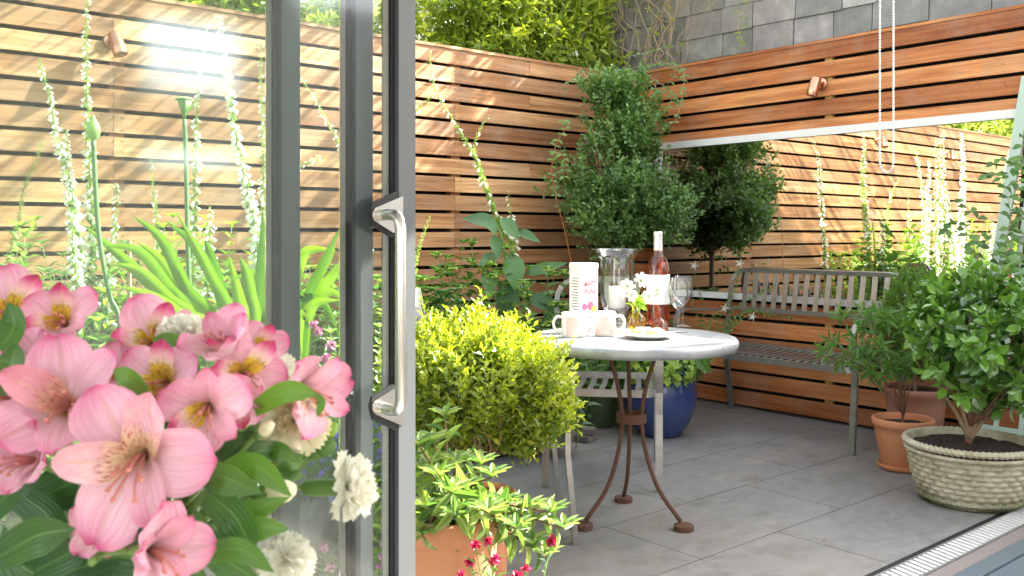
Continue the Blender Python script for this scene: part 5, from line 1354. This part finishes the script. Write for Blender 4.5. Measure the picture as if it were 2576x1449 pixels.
# dark rock behind the narrow pane
b = MB(); rng = np.random.default_rng(190); cR = P(825, 1370, 2.75); cR.z = .17; rows = []
for i in range(25):
    th = math.pi*i/24; row = []
    for k_ in range(49):
        a = 2*math.pi*k_/48; n_ = 1+.10*math.sin(3*a+2*th)+.07*math.sin(7*a+1)*math.sin(th*4)+.04*math.sin(13*a+th*9)
        row.append(cR+V(.19*math.sin(th)*math.cos(a)*n_, .16*math.sin(th)*math.sin(a)*n_, .23*math.cos(th)*n_))
    rows.append(row)
b.grid(rows); tag(b.build('boulder', M_basic('dark_rock', (.10, .095, .085), .85, c2=(.22, .20, .17), nscale=14, bst=.8, bdist=.02), None, True, org=cR), 'dark rounded boulder low behind the narrow glass pane', 'boulder')
leafy('bed_perennial', 'lime-leaved plant between the two right stiles below the handle', 'plant', V(*(P(985, 1200, 2.6)[:2]), .05), clump(P(985, 1200, 2.6)[:2], .12, 14, .5, 201, .1), .09, .024, lf_lime, 201, step=.04, group='perennials filling the sunny bed')
leafy('bed_perennial', 'bright low plant behind the handle left of the box bush', 'plant', V(*(P(960, 900, 3.3)[:2]), .05), clump(P(960, 900, 3.3)[:2], .28, 34, .78, 202, .1), .06, .026, lf_sun, 202, T=LEAF_MD, step=.035, group='perennials filling the sunny bed')
leafy('bed_perennial', 'grassy green plant behind the narrow pane above the lobelia', 'plant', V(*(P(810, 960, 3.1)[:2]), .05), clump(P(810, 960, 3.1)[:2], .22, 34, .66, 203, .1), .075, .008, lf_sun, 203, T=LEAF_MD, step=.03, group='perennials filling the sunny bed')

# bits of leaf litter on the slabs
b = MB(); rng = np.random.default_rng(220); n = 170
x = rng.uniform(1.2, 4.95, n); y = np.where(rng.random(n) < .5, rng.uniform(1.65, 3.6, n), rng.uniform(3.2, 3.95, n)); a = rng.random(n)*6.28
b.inst(LEAF_LO, np.stack([x, y, .004+0*x], 1), np.stack([np.cos(a), np.sin(a), .1+0*a], 1), (0, 0, 1), rng.uniform(.008, .022, n), rng.uniform(.004, .010, n), .01, rng.random(n))
o = b.build('leaf_litter', M_leaf('dry_leaf', (.16, .10, .04), (.30, .24, .10), .1)); o['kind'] = 'stuff'
# trellis with its climber
t = thing('garden_trellis', 'tapering sage green wooden trellis leaning on the wall behind the camellia', 'trellis', (4.75, 1.9, 0))
A0, A1 = V(4.72, 2.06, 0), V(4.985, 1.865, 1.92); B0, B1 = V(4.72, 1.10, 0), V(4.985, 1.28, 1.92)
nrm_ = (A1-A0).cross(B0-A0).normalized()
if nrm_.x > 0: nrm_ = -nrm_
for a, c in ((A0, A1), (B0, B1)):
    b = MB(); b.beam(a, c, .055, .022, nrm_); b.build('stile', sage, t)
b = MB()
for i in range(1, 16):
    u = .03+i*.062; b.beam(A0.lerp(A1, u)+nrm_*.004, B0.lerp(B1, u)+nrm_*.004, .024, .010, nrm_)
b.build('cross_slats', sage, t)
b = MB()
for i in range(1, 8):
    u = i/8; b.beam(A0.lerp(B0, u)-nrm_*.008, A1.lerp(B1, u)-nrm_*.008, .022, .010, nrm_)
b.build('upright_slats', sage, t)
rng = np.random.default_rng(210); t = thing('trellis_vine', 'leafy vine twining up the sage green trellis', 'climber', (4.75, 1.85, .1)); b = MB(); lv = MB()
for pth in (((2500, 700, 4.55), (2540, 560, 4.5), (2520, 450, 4.5), (2480, 440, 4.45)), ((2520, 700, 4.5), (2570, 600, 4.4), (2560, 480, 4.4), (2575, 400, 4.4)), ((2480, 720, 4.5), (2440, 600, 4.6), (2400, 560, 4.6), (2370, 590, 4.6)), ((2500, 650, 4.5), (2470, 590, 4.5), (2440, 640, 4.5)), ((2560, 640, 4.45), (2530, 640, 4.4), (2560, 560, 4.4)), ((2470, 560, 4.55), (2430, 520, 4.6), (2400, 500, 4.6)), ((2560, 420, 4.45), (2520, 400, 4.45), (2490, 420, 4.5)), ((2575, 330, 4.5), (2565, 420, 4.45), (2540, 430, 4.45)), ((2480, 700, 4.5), (2530, 680, 4.4), (2575, 640, 4.4))):
    trail(b, lv, rng, [P(*q) for q in pth], .002, .03, .050, .034, LEAF_MD, .8)
b.build('stems', vine_b, t); lv.build('foliage', lf_mid, t)
# ------------------------------------------------------------------ bouquet inside the room
def M_petal(name, yellow, soft=False, deep=False):
    m, N, L, b = mat(name)
    uv = N.new('ShaderNodeUVMap'); sp = N.new('ShaderNodeSeparateXYZ'); L.new(uv.outputs[0], sp.inputs[0])
    U, Vv = sp.outputs[0], sp.outputs[1]
    if yellow:
        r = ramp(N, L, U, [(0, (.50, .26, .05)), (.18, (.72, .50, .05)), (.50, (.78, .60, .07)), (.60, (.84, .66, .52)), (.72, (.80, .40, .46)), (.86, (.62, .08, .22)), (1, (.45, .03, .12))])
    else:
        r = ramp(N, L, U, [(0, (.42, .22, .08)), (.12, (.74, .48, .38)), (.35, (.82, .53, .60)), (.72, (.80, .43, .54)), (.92, (.76, .30, .45)), (1, (.58, .07, .22))])
    if deep: r = ramp(N, L, U, [(0, (.42, .24, .08)), (.15, (.78, .56, .42)), (.36, (.80, .44, .53)), (.56, (.74, .22, .38)), (.76, (.58, .06, .20)), (1, (.42, .02, .11))])
    if soft: r = ramp(N, L, U, [(0, (.45, .22, .10)), (.15, (.80, .62, .30)), (.42, (.86, .66, .42)), (.62, (.85, .50, .54)), (1, (.80, .36, .46))])
    # fine veins along the petal
    cb = N.new('ShaderNodeCombineXYZ'); mu = N.new('ShaderNodeMath'); mu.operation = 'MULTIPLY'; mu.inputs[1].default_value = 13; L.new(Vv, mu.inputs[0]); L.new(mu.outputs[0], cb.inputs[0])
    mu2 = N.new('ShaderNodeMath'); mu2.operation = 'MULTIPLY'; mu2.inputs[1].default_value = 2.0 if not yellow else 9.; L.new(U, mu2.inputs[0]); L.new(mu2.outputs[0], cb.inputs[1])
    add = N.new('ShaderNodeVectorMath'); add.operation = 'ADD'; L.new(cb.outputs[0], add.inputs[0])
    c3 = N.new('ShaderNodeCombineXYZ'); am = N.new('ShaderNodeMath'); am.operation = 'MULTIPLY'; am.inputs[1].default_value = 19; L.new(attr(N), am.inputs[0]); L.new(am.outputs[0], c3.inputs[2]); L.new(c3.outputs[0], add.inputs[1])
    n = noise(N, L, 1.0, 2, add.outputs[0])
    rv = ramp(N, L, n.outputs[0], [(.35, (.90, .78, .80)), (.6, (1.03, 1.05, 1.05))])
    c = mixc(N, L, r.outputs[0], rv.outputs[0], 1.0, 'MULTIPLY')
    # broad blotches of paler and deeper pink
    n2 = noise(N, L, 22, 2, tc(N, L).outputs[0]); r2 = ramp(N, L, n2.outputs[0], [(.35, (.92, .84, .86)), (.65, (1.06, 1.15, 1.12))])
    c = mixc(N, L, c, r2.outputs[0], 1.0, 'MULTIPLY')
    rp = ramp(N, L, attr(N), [(0, (1, 1, 1)), (.35, (1.03, 1.08, 1.06)), (.7, (1.06, 1.22, 1.16)), (1, (.93, .80, .84))]); c = mixc(N, L, c, rp.outputs[0], 1.0, 'MULTIPLY')
    # greenish midrib
    ab = N.new('ShaderNodeMath'); ab.operation = 'ABSOLUTE'; L.new(Vv, ab.inputs[0])
    rm = ramp(N, L, ab.outputs[0], [(.0, (.35, .35, .35)), (.10, (0, 0, 0))])
    c = mixc(N, L, c, (.60, .42, .25) if not yellow else (.62, .45, .12), rm.outputs[0])
    # dark dashes
    rs = ramp(N, L, n.outputs[0], [(.55, (0, 0, 0)), (.60, (1, 1, 1))] if yellow else [(.70, (0, 0, 0)), (.76, (.35, .35, .35))])
    lo = ramp(N, L, U, [(.08, (0, 0, 0)), (.16, (1, 1, 1)), (.55, (1, 1, 1)), (.68, (0, 0, 0))] if yellow else [(.05, (0, 0, 0)), (.15, (1, 1, 1)), (.4, (.8, .8, .8)), (.55, (0, 0, 0))])
    f = mixc(N, L, rs.outputs[0], lo.outputs[0], 1.0, 'MULTIPLY')
    c = mixc(N, L, c, (.20, .03, .02) if not soft else (.50, .10, .10), f)
    L.new(c, b.inputs['Base Color']); b.inputs['Roughness'].default_value = .55; b.inputs['Specular IOR Level'].default_value = .3
    b.inputs['Sheen Weight'].default_value = .15
    bump(N, L, b, n.outputs[0], .12, .001)
    tr = N.new('ShaderNodeBsdfTranslucent'); L.new(c, tr.inputs[0]); ms = N.new('ShaderNodeMixShader'); ms.inputs[0].default_value = .32
    L.new(b.outputs[0], ms.inputs[1]); L.new(tr.outputs[0], ms.inputs[2]); L.new(ms.outputs[0], N['Material Output'].inputs[0])
    return m
def veined(m, amount=.5, freq=24):
    N = m.node_tree.nodes; L = m.node_tree.links; b = N['Principled BSDF']; src = b.inputs['Base Color'].links[0].from_socket
    uv = N.new('ShaderNodeUVMap'); sp = N.new('ShaderNodeSeparateXYZ'); L.new(uv.outputs[0], sp.inputs[0])
    sn = N.new('ShaderNodeMath'); sn.operation = 'MULTIPLY'; sn.inputs[1].default_value = freq; L.new(sp.outputs[1], sn.inputs[0])
    s2 = N.new('ShaderNodeMath'); s2.operation = 'COSINE'; L.new(sn.outputs[0], s2.inputs[0])
    r = ramp(N, L, s2.outputs[0], [(0, (1, 1, 1)), (.6, (.92, .92, .92)), (1, (1-amount*.6, 1-amount*.5, 1-amount*.6))])
    c = mixc(N, L, src, r.outputs[0], 1.0, 'MULTIPLY'); L.new(c, b.inputs['Base Color'])
    ab = N.new('ShaderNodeMath'); ab.operation = 'ABSOLUTE'; L.new(sp.outputs[1], ab.inputs[0])
    rm = ramp(N, L, ab.outputs[0], [(0, (.55, .55, .55)), (.07, (0, 0, 0))]); c = mixc(N, L, c, (.22, .38, .10), rm.outputs[0]); L.new(c, b.inputs['Base Color'])
    bump(N, L, b, s2.outputs[0], .25, .0006)
veined(lf_bouq); veined(lf_strap, .35, 16)
pet_p = M_petal('petal_pink', False); pet_y = M_petal('petal_striped', True); pet_d = M_petal('petal_deep', False, False, True); pet_s = M_petal('petal_soft_striped', True, True)
def M_petal_plain(): return pet_p
UPV = V(0, 0, 1); FWD = V(FX, FY, 0); RGT = V(RX, RY, 0)
vase_mouth = P(235, 1600, .50)
def petal_mesh(O, A, R_, L_, W_, ph0, ph1, tip, cup, rr, ruf=.06, seed=0, bend=0):
    T_ = A.cross(R_).normalized(); nu, nv = 15, 9; p = Vector(O); rows = []; uv = []
    for i in range(nu):
        u = i/(nu-1); ph = ph0+(ph1-ph0)*min(1, u*1.35)**1.1+tip*max(0, u-.75)*4*.25
        d_ = A*math.cos(ph)+R_*math.sin(ph); nn = A*math.sin(ph)-R_*math.cos(ph)
        if i: p = p+d_*L_/(nu-1)+T_*bend*L_/(nu-1)*u
        w = W_*(.16+.84*math.sin(math.pi*.5*min(1, u/.62))**1.3) if u < .62 else W_*math.cos(math.pi*.5*((u-.62)/.38)**1.5*.97)**.62
        row = []
        for j in range(nv):
            v = j/(nv-1)*2-1; edge = abs(v)**3
            off = cup*W_*(v*v)*(1-.5*u)+ruf*W_*edge*math.sin(u*13+seed*2.3+(2 if v > 0 else 0))*min(1, u*2)
            # a crease along the midrib
            off -= .035*W_*math.exp(-(v*5)**2)
            notch = 0
            row.append(p+T_*v*w*.5+nn*off); uv.append((u, v))
        rows.append(row)
    return rows, uv
def alstro(label, px, d, Rpx, face, roll, open_=1.0, stripe=(0, 1), seed=0, stem_to=None, funnel=1.0, soft=False, deep=False):
    rr = random.Random(seed); c = P(px[0], px[1], d); R0 = Rpx*d/F
    A = (-FWD+RGT*face[0]+UPV*face[1]).normalized()
    t = thing('alstroemeria', label, 'flower', c, 'pink alstroemerias in the bouquet')
    ref = (UPV-A*UPV.dot(A))
    if ref.length < .2: ref = -FWD-A*(-FWD).dot(A)
    ref.normalize(); sd_ = A.cross(ref).normalized()
    O = c-A*R0*.62*funnel
    for k in range(6):
        inner = k % 2 == 1
        a = math.radians(roll+k*60+rr.uniform(-7, 7)); R_ = ref*math.cos(a)+sd_*math.sin(a)
        ph1 = math.radians((86 if not inner else 70)*open_+rr.uniform(-7, 7)); L_ = R0*(1.26 if not inner else 1.20)*rr.uniform(.94, 1.06); W_ = R0*(.90 if not inner else .52)*rr.uniform(.93, 1.07)
        rows, uv = petal_mesh(O+R_*R0*.04+(A*R0*.02 if inner else V(0, 0, 0)), A, R_, L_, W_, math.radians(10), ph1, rr.uniform(.0, .6), rr.uniform(.12, .26)*(1 if not inner else 1.5), rr, .075, seed+k, rr.uniform(-.22, .22))
        st = inner and (k//2) in stripe
        b = MB(); b.grid(rows, rr.random(), uv); b.build('petal', (pet_s if soft else pet_y) if st else pet_p, t, True)
    b = MB()
    for k in range(6):
        a = k*1.05+rr.random(); R_ = ref*math.cos(a)+sd_*math.sin(a)
        q = cr([O, O+A*R0*.4+R_*R0*.06, O+A*R0*.75+R_*R0*.12-ref*R0*.12, O+A*R0*.92+R_*R0*.2-ref*R0*.22], 4); b.tube(q, R0*.016, 6, tint=.5)
        b.inst(SPL, [tuple(q[-1])], tuple(R_), tuple(A), R0*.035, R0*.035, R0*.07, .5)
    b.build('stamens', M_basic('stamen', (.62, .25, .22), .6, c2=(.45, .16, .10), bst=0) if 'stamen' not in MATS else MATS['stamen'], t, True)
    b = MB(); e = stem_to or vase_mouth; b0 = O-A*R0*.55
    b.lathe([(R0*.03, -R0*.55), (R0*.085, -R0*.42), (R0*.10, -R0*.22), (R0*.07, -.02*R0), (R0*.06, R0*.05)], O, 12, M=A.to_track_quat('Z', 'Y').to_matrix())
    m_ = b0.lerp(e, .35)-A*.015
    b.tube(cr([b0, b0-A*.012, m_, e], 6), .0018, 8); b.build('stem', stemg, t, True)
    return t
alstro('large open pink alstroemeria facing the camera, lowest full bloom of the bouquet', (335, 1165), .42, 205, (.10, .06), 32, .98, (0, 2), 1, soft=True)
alstro('pale pink alstroemeria with a tall upright petal, just above the largest bloom', (165, 1005), .45, 195, (.22, .62), 4, .78, (0,), 2, soft=True)
alstro('deep pink alstroemeria with yellow striped petals at the top left corner', (25, 785), .50, 125, (.30, .35), 20, .95, (0, 2, 1), 3, deep=True)
alstro('small pink alstroemeria with one round yellow striped petal, second from the left edge', (150, 800), .50, 105, (.15, .55), 55, .85, (0, 2), 4, deep=True)
alstro('pink alstroemeria with a slim yellow striped upright petal and thin side petal', (388, 850), .49, 125, (.25, .75), 35, .70, (0, 2), 5, deep=True)
alstro('pink alstroemeria with a broad yellow speckled throat above the largest bloom', (400, 960), .46, 118, (-.05, .25), 50, .9, (0, 1, 2), 6)
alstro('pink alstroemeria seen from behind, two upright petals deep rose at the tips', (558, 860), .47, 125, (-.15, 1.5), 0, .55, (1,), 7, deep=True)
alstro('pink alstroemeria with yellow striped petals turned to the right', (620, 940), .47, 110, (.55, .20), 25, .95, (0, 2), 8, deep=True)
alstro('rosy alstroemeria with drooping petals in the middle of the bouquet', (515, 1030), .44, 125, (.15, .05), 60, .9, (0,), 9, deep=True)
alstro('pale pink alstroemeria facing right, rightmost of the pink ones', (790, 985), .50, 130, (1.5, -.1), 40, .8, (0,), 10, P(560, 1100, .50), soft=True)
alstro('trumpet-shaped pink alstroemeria along the bottom edge, stem to the left', (440, 1385), .40, 150, (1.25, .35), 15, .62, (), 11, P(230, 1415, .41), funnel=1.6)
alstro('pink alstroemeria hanging as a funnel at the left below the pale one', (60, 1150), .44, 130, (-.3, .55), 30, .7, (), 12)
alstro('pink alstroemeria cut off by the left edge of the photo', (15, 1000), .46, 120, (-.2, .3), 10, .9, (), 13)
alstro('small rose alstroemeria half hidden behind the middle petals', (300, 950), .50, 95, (.4, .4), 15, .8, (0,), 14, deep=True)
alstro('pink alstroemeria partly hidden at the bottom of the bouquet', (250, 1330), .45, 90, (.1, -.3), 20, .9, (), 15)
alstro('pink alstroemeria at the left edge between the large blooms', (95, 905), .48, 100, (-.2, .5), 45, .75, (1,), 16)
alstro('small pink alstroemeria low in the gap right of the largest bloom', (600, 1010), .465, 85, (.7, -.3), 10, .8, (1,), 17, deep=True)
alstro('rose alstroemeria behind the upright pair at the top right', (655, 875), .50, 80, (.9, .4), 30, .8, (2,), 18, deep=True)
def carnation(label, px, d, Rpx, face, m, seed, calyx=1.0, stem_to=None):
    rr = random.Random(seed); c = P(px[0], px[1], d); R0 = Rpx*d/F; A = (-FWD*face[2]+RGT*face[0]+UPV*face[1]).normalized()
    t = thing('carnation', label, 'flower', c, 'white carnations in the bouquet'); M = A.to_track_quat('Z', 'Y').to_matrix()
    b = MB(); O = c-A*R0*.75
    for l in range(4):
        n = (6, 6, 5, 4)[l]; op = math.radians((84, 62, 40, 18)[l])
        for k in range(n):
            a = 2*math.pi*k/n+l*.4+rr.uniform(-.2, .2); rad_ = V(math.cos(a), math.sin(a), 0); tan = V(-math.sin(a), math.cos(a), 0); L_ = R0*(1.10-.02*l)*rr.uniform(.86, 1.1); o2 = op+rr.uniform(-.16, .16); rows = []
            for i in range(8):
                u = i/7; cen = V(0, 0, R0*.1)+(rad_*math.sin(o2*min(1, u*1.6+.1))+UPV*math.cos(o2*min(1, u*1.6+.1)))*L_*u
                w = L_*1.05*(.12+.88*u**1.1); row = []
                for j in range(17):
                    v = j/8-1; z_ = (.05*R0*((j % 2)*2-1) if i == 7 else 0)*(1-.3*abs(v))
                    ruf = (.085*math.sin(v*8+k+l*1.3)+.05*math.sin(v*17+k*2.))*R0*u*u
                    arc = -abs(v)**2*.18*L_*u
                    dirn = rad_*math.sin(o2)+UPV*math.cos(o2); nn = UPV*math.sin(o2)-rad_*math.cos(o2)
                    row.append(O+M @ (cen+tan*v*w*.5+dirn*(arc+z_)+nn*ruf))
                rows.append(row)
            b.grid(rows, rr.random())
    b.build('petals', m, t, True)
    b = MB(); r_ = R0*.27*calyx
    b.lathe([(r_*.3, -R0*1.15), (r_*.85, -R0*1.0), (r_, -R0*.6), (r_*.95, -R0*.1), (r_*1.15, R0*.16), (r_*.9, R0*.1)], O, 14, M=M); b.build('calyx', lf_bouq, t, True)
    b = MB(); e = stem_to or vase_mouth; b0 = O-A*R0*1.1; b.tube(cr([b0, b0-A*.012, b0.lerp(e, .4), e], 5), .0017, 8); b.build('stem', stemg, t, True)
carnation('white carnation in profile facing right, rightmost flower of the bouquet', (912, 1228), .52, 84, (1, .02, .12), fl_white, 31, 1.0, P(690, 1245, .53))
carnation('cream carnation below the rightmost pink flower', (748, 1060), .50, 88, (.45, .15, .9), fl_cream, 32)
carnation('white carnation peeping above the long green leaf', (705, 940), .52, 62, (.5, .5, .7), fl_white, 33)
carnation('white carnation at the bottom edge of the photo near the left stile', (740, 1418), .50, 70, (.6, .1, .7), fl_white, 34)
carnation('white carnation half hidden behind the upright pink petals', (452, 822), .485, 66, (0, .7, .6), fl_white, 35)
carnation('white carnation cut off by the bottom edge', (620, 1455), .50, 55, (0, .3, .8), fl_white, 36)
# buds
def bud(label, px, d, L_, ang, m, seed):
    c = P(px[0], px[1], d); A = (RGT*math.cos(ang)+UPV*math.sin(ang)-FWD*.2).normalized(); L_ = L_*d/F; M = A.to_track_quat('Z', 'Y').to_matrix()
    t = thing('carnation_bud', label, 'flower bud', c, 'buds in the bouquet')
    b = MB(); b.lathe([(0, -L_*.1), (L_*.22, 0), (L_*.33, L_*.3), (L_*.30, L_*.62), (L_*.16, L_*.85), (0, L_*.93)], c, 18, M=M, fn=lambda p, a, j: V(p.x*(1+.08*math.sin(3*a+p.z*400)), p.y*(1+.08*math.sin(3*a)), p.z)); b.build('petals', m, t, True)
    b = MB(); b.lathe([(0, -L_*.5), (L_*.16, -L_*.4), (L_*.25, -L_*.05), (L_*.27, L_*.1), (L_*.2, L_*.08)], c, 14, M=M)
    e = vase_mouth; b.tube(cr([c-A*L_*.45, c-A*L_*.8, c.lerp(e, .5)-A*.01, e], 5), .0015, 6); b.build('calyx', lf_bouq, t, True)
bud('plump white carnation bud beside the left door stile', (672, 1243), .47, 88, .25, fl_cream, 1)
bud('small cream bud tucked under the rose petals', (655, 1090), .47, 50, .7, fl_cream, 2)
bud('small green bud right of the cream carnation', (818, 1098), .52, 52, .9, lf_lime, 3)
bud('slim green bud pointing up right below the cream carnation', (800, 1140), .52, 60, .6, lf_mid, 4)
bud('green bud beside the calyx of the rightmost carnation', (720, 1200), .51, 48, .3, lf_mid, 5)
# leaves: each leafy stalk of the bouquet
t = thing('bouquet_greenery', 'dark green stalks and broad leaves filling the bouquet below the flowers', 'foliage', vase_mouth)
LP = [((640, 1030), (720, 985), (800, 992), 62, .46, .8), ((790, 990), (808, 1010), (798, 1050), 22, .46, .5), ((560, 1190), (640, 1170), (735, 1250), 75, .45, .6), ((500, 1190), (560, 1200), (660, 1240), 90, .44, .3), ((560, 1300), (620, 1290), (730, 1250), 55, .46, .7),
      ((600, 1320), (660, 1270), (735, 1230), 44, .47, .5), ((560, 1380), (640, 1330), (728, 1330), 60, .45, .6), ((520, 1240), (590, 1300), (640, 1400), 110, .44, .1), ((500, 1400), (600, 1380), (690, 1440), 70, .43, .4), ((480, 1300), (560, 1400), (650, 1460), 90, .45, .15),
      ((380, 1010), (330, 960), (285, 930), 58, .445, .7), ((470, 950), (440, 880), (385, 850), 80, .48, .6), ((0, 880), (35, 820), (20, 760), 80, .46, .2), ((-30, 1000), (25, 930), (40, 860), 90, .46, .25), ((0, 1400), (90, 1350), (190, 1330), 110, .42, .15),
      ((-20, 1290), (40, 1220), (90, 1170), 90, .45, .05), ((60, 1449), (160, 1400), (230, 1360), 90, .46, .05), ((200, 1300), (230, 1250), (260, 1200), 80, .47, .05), ((0, 1180), (30, 1120), (60, 1060), 90, .48, .05), ((700, 1130), (640, 1140), (590, 1190), 60, .48, .2), ((620, 1160), (690, 1130), (760, 1165), 45, .49, .5), ((640, 1100), (600, 1120), (560, 1150), 60, .48, .2),
      ((470, 1150), (540, 1140), (600, 1080), 80, .49, .15), ((760, 1150), (730, 1170), (690, 1180), 30, .5, .5), ((380, 1449), (450, 1430), (520, 1449), 90, .46, .2), ((300, 1240), (420, 1330), (520, 1370), 120, .48, .05), ((100, 1250), (200, 1200), (300, 1100), 140, .50, .05), ((420, 1100), (520, 1120), (600, 1170), 130, .50, .05), ((150, 1449), (300, 1400), (420, 1449), 160, .48, .03), ((0, 1350), (60, 1430), (140, 1460), 120, .47, .1), ((40, 1240), (120, 1300), (160, 1400), 110, .49, .02)]
for i, (p0, p1, p2, w, d, tn) in enumerate(LP):
    w = w*(.78 if w > 60 else .9)
    b = MB(); ribbon(b, [P(*p0, d+.01), P(*p1, d-.004), P(*p2, d)], w*d/F*1.05, tn, .30, 8); b.build('leaf', lf_bouq, t, True)
b = MB()
for (p, d) in (((560, 1200), .49), ((700, 1160), .5), ((640, 1250), .5), ((500, 1300), .49), ((380, 1300), .49), ((130, 1300), .49), ((600, 1080), .5), ((660, 1050), .5), ((30, 1200), .5), ((300, 1000), .5)):
    q = P(p[0], p[1], d); b.tube(cr([vase_mouth, vase_mouth.lerp(q, .5)+V(0, 0, .008), q], 5), .0022, 7)
b.build('stalks', stemg, t, True)
# vase and side table below the frame carry the bouquet
vb = V(vase_mouth.x, vase_mouth.y, .70)
t = thing('flower_vase', 'clear cylinder vase below the bouquet, out of frame', 'vase', vb)
b = MB(); b.lathe([(0, 0), (.05, 0), (.052, .004), (.052, .215), (.049, .215), (.049, .008), (0, .008)], vb, 40); b.build('glass_body', glass_tab, t, True)
t = thing('side_table', 'white round side table below the bouquet, out of frame', 'table', V(vb.x, vb.y, 0))
b = MB(); b.lathe([(0, .675), (.19, .675), (.2, .68), (.2, .695), (.19, .6995), (0, .6995)], (vb.x, vb.y, 0), 48); b.build('tabletop', white_paint, t)
b = MB(); b.lathe([(0, 0), (.14, 0), (.14, .015), (.025, .03), (.02, .674), (0, .674)], (vb.x, vb.y, 0), 32); b.build('pedestal', white_paint, t)
